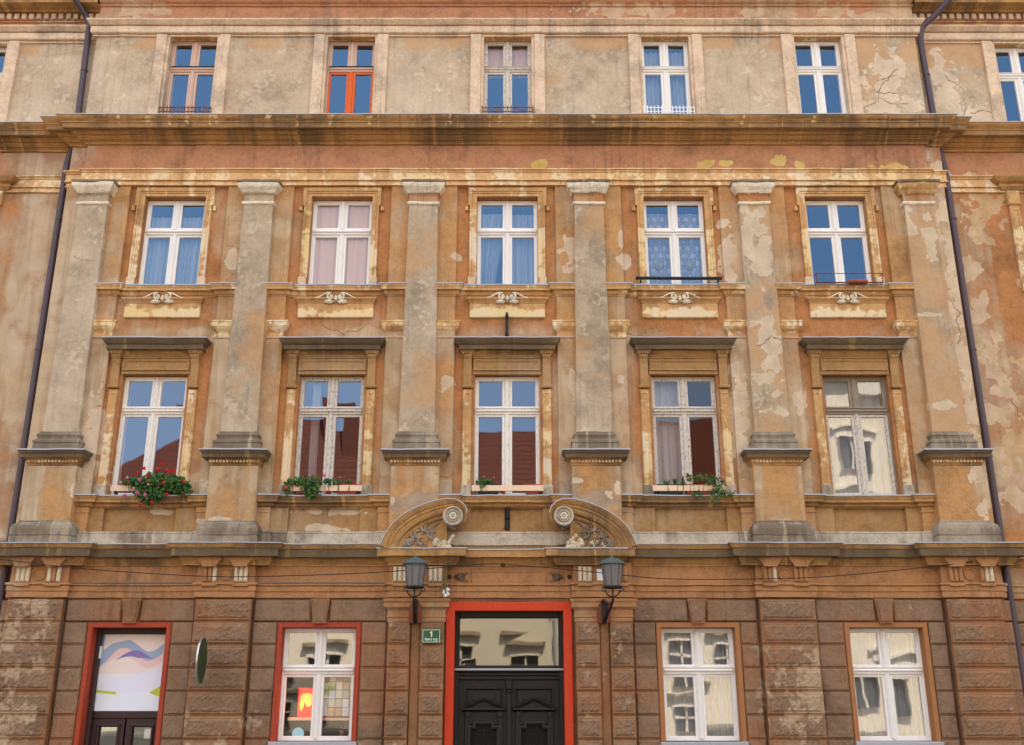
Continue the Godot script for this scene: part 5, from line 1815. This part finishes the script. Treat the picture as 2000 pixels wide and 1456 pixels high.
func across_the_street() -> void:
	# what the panes mirror: a low house with a tall tiled roof, a higher cream one beside it
	var z := 31.0
	var o := thing("low_house", "low cream house with tall red tiled roof, mirrored in the first floor panes", "house", V3(0, 0, z))
	var m := mb()
	var holes := []
	for k in 13:
		var x := -21.69 + k * 2.76
		if x > 11: continue
		for y in [[.2, 1.55], [2.1, 4.0]]:
			holes.append([x - .55, x + .55, y[0], y[1] - .35, .15, false])
	m.wall(-25.0, 12.0, 0, 7.6, 0, holes)
	flip(m)
	m.box(-25, 12, 0, 7.6, .2, 9.5, 0, true)
	part("wall", m, "far_plaster", o)
	for h in holes:
		var w := Node3D.new(); w.name = "window"; o.add_child(w, true)
		m = mb()
		m.face(h[0], h[1], h[2], h[3], .1)
		flip(m)
		part("pane", m, "far_glass", w)
		m = mb()
		var c: float = (h[0] + h[1]) / 2
		m.box(h[0] - .12, h[1] + .12, h[3], h[3] + .2, -.05, .02, 0, true)
		for x in [h[0] - .08, h[1] + .02]: m.box(x, x + .06, h[2], h[3], -.04, .1, 0, true)
		m.box(c - .05, c + .05, h[2], h[3], -.02, .1, 0, true)
		m.box(h[0], h[1], lerpf(h[2], h[3], .62) - .04, lerpf(h[2], h[3], .62) + .04, -.02, .1, 0, true)
		part("frame", m, "far_trim", w)
		m = mb()
		m.box(h[0] - .35, h[1] + .35, h[3] + .45, h[3] + .62, -.3, 0, 0, true)
		part("hood", m, "stone", w)
	m = mb()
	m.box(-25.3, 12.1, 7.6, 8.1, -.5, .2, .1, true)
	part("eaves", m, "far_trim", o)
	m = mb()
	m.prism([V2(-.6, 8.1), V2(5.0, 15.3), V2(10.5, 8.1)], func(p): return V3(-25.4 + (p.y - 8.1) * 1.2, p.y, p.x), V3(37.4, 0, 0))
	var roof := part("roof", m, "roof", o)
	for row in 70:
		m = mb()
		var t := (row + .5) / 70.0
		var p := V3(0, 8.1 + 7.2 * t, -.6 + 5.6 * t)
		var lx := -25.4 + 7.2 * t * 1.2
		m.quad(p + V3(12, -.02, -.05), p + V3(lx, -.02, -.05), p + V3(lx, .11, .06), p + V3(12, .11, .06))
		part("tile_course", m, "roof" if row % 3 else "roof_dark", roof)
	m = mb()
	for x in [-9.3, 4.5]: m.box(x - .55, x + .55, 11.5, 17.0, 3.6, 4.6, .03, true)
	part("chimney", m, "roof", o)
	m = mb()
	m.tube([V3(1.75, 0, -.1), V3(1.75, 7.6, -.1)], .07, 8)
	part("downpipe", m, "zinc", o)
	o = thing("tall_house", "taller cream house mirrored in the panes at the right end", "house", V3(12.2, 0, z - .4))
	m = mb()
	holes = []
	for k in 4:
		for y in [[1.0, 2.6], [4.6, 6.7], [8.2, 10.2], [11.6, 13.2]]:
			holes.append([1.6 + k * 3.0 - .6, 1.6 + k * 3.0 + .6, y[0], y[1], .2, false])
	m.wall(0, 14, 0, 16, 0, holes)
	flip(m)
	m.box(0, 14, 0, 16, .25, 10, 0, true)
	part("wall", m, "far_plaster", o)
	for h in holes:
		var w := Node3D.new(); w.name = "window"; o.add_child(w, true)
		m = mb()
		m.face(h[0], h[1], h[2], h[3], .15)
		flip(m)
		part("pane", m, "far_glass", w)
		m = mb()
		var c: float = (h[0] + h[1]) / 2
		m.box(h[0] - .15, h[1] + .15, h[3], h[3] + .25, -.06, .02, 0, true)
		m.box(c - .05, c + .05, h[2], h[3], -.02, .15, 0, true)
		m.sweep(arc(V2(c, h[3] + .35), .95, .25), prof([0, -.2, .12, -.2, .12, 0]), "xy")
		part("frame", m, "far_trim", w)
	m = mb()
	m.box(-.3, 14.3, 16, 16.6, -.6, 10, .1, true)
	part("eaves", m, "far_trim", o)

func arc(at: Vector2, hw: float, rise: float) -> Array:
	var o := []
	for k in 9: o.append(at + V2(lerpf(-hw, hw, k / 8.0), rise * sin(PI * k / 8.0)))
	return o

func flip(m: MB) -> void:
	for i in range(0, m.v.size(), 3):
		var t := m.v[i + 1]
		m.v[i + 1] = m.v[i + 2]; m.v[i + 2] = t
		for j in 3: m.n[i + j] = -m.n[i + j]

func street() -> void:
	var m := mb()
	m.quad(V3(-300, -.12, 300), V3(300, -.12, 300), V3(300, -.12, -300), V3(-300, -.12, -300))
	put("street", m.build(M.asphalt)).set_meta("kind", "structure")
	m = mb()
	m.box(-40, 40, -.12, 0, -.3, 3.2, .015)
	put("pavement", m.build(M.paving)).set_meta("kind", "structure")
	m = mb()
	m.box(-40, 40, -.12, 0, 27.5, 31.2, .015, true)
	put("pavement", m.build(M.paving)).set_meta("kind", "structure")


func _ready() -> void:
	var cam := Camera3D.new()
	cam.name = "camera"
	cam.position = Vector3(0, 1.6, 15.5)
	cam.rotation_degrees = Vector3(17.87, 0, 0)
	cam.fov = 41.06
	cam.far = 900
	add_child(cam)
	var sky := ProceduralSkyMaterial.new()
	sky.sky_top_color = Color(0.68, 0.72, 0.78)
	sky.sky_horizon_color = Color(0.76, 0.77, 0.80)
	sky.sky_curve = 0.12
	var cn := FastNoiseLite.new()
	cn.seed = 21
	cn.frequency = 0.012
	cn.fractal_octaves = 5
	var ci := cn.get_seamless_image(512, 256)
	ci.convert(Image.FORMAT_L8)
	var cb := ci.get_data()
	var cd := PackedByteArray()
	cd.resize(512 * 256 * 4)
	for k in 512 * 256:
		cd[k * 4] = 255; cd[k * 4 + 1] = 252; cd[k * 4 + 2] = 248; cd[k * 4 + 3] = clampi((cb[k] - 118) * 2, 0, 140)   # thin high cloud
	sky.sky_cover = ImageTexture.create_from_image(Image.create_from_data(512, 256, false, Image.FORMAT_RGBA8, cd))
	sky.sky_cover_modulate = Color(0.6, 0.6, 0.6, 0.5)
	sky.ground_bottom_color = Color(0.3, 0.29, 0.27)
	sky.ground_horizon_color = Color(0.5, 0.5, 0.5)
	var env := Environment.new()
	env.background_mode = Environment.BG_SKY
	env.sky = Sky.new()
	env.sky.sky_material = sky
	env.tonemap_mode = Environment.TONE_MAPPER_LINEAR
	env.tonemap_exposure = 3.3
	env.sdfgi_enabled = true
	env.ssao_enabled = true
	env.ssil_enabled = true
	var we := WorldEnvironment.new()
	we.name = "world"
	we.environment = env
	add_child(we)
	var sun := DirectionalLight3D.new()
	sun.name = "sun"
	sun.rotation_degrees = Vector3(-53, 160, 0)     # from behind the house: its front lies in open shade
	sun.light_energy = 1.15
	sun.light_color = Color(1.0, 0.93, 0.82)
	sun.light_angular_distance = 0.5
	sun.shadow_enabled = true
	add_child(sun)
	rng.seed = 77
	wob.seed = 3
	wob.frequency = 0.02
	wob.fractal_octaves = 4
	wob.fractal_gain = 0.65
	make_materials()
	street()
	B = thing("apartment_house", "weathered ochre apartment house with pilasters, scrolled door pediment and rusticated ground floor", "building")
	structure_shell()
	strips()
	entablature()
	upper_bays()
	ground_floor()
	pediment()
	front_door()
	shop_door()
	windows()
	pipes()
	shop_window()
	fittings()
	planters()
	across_the_street()
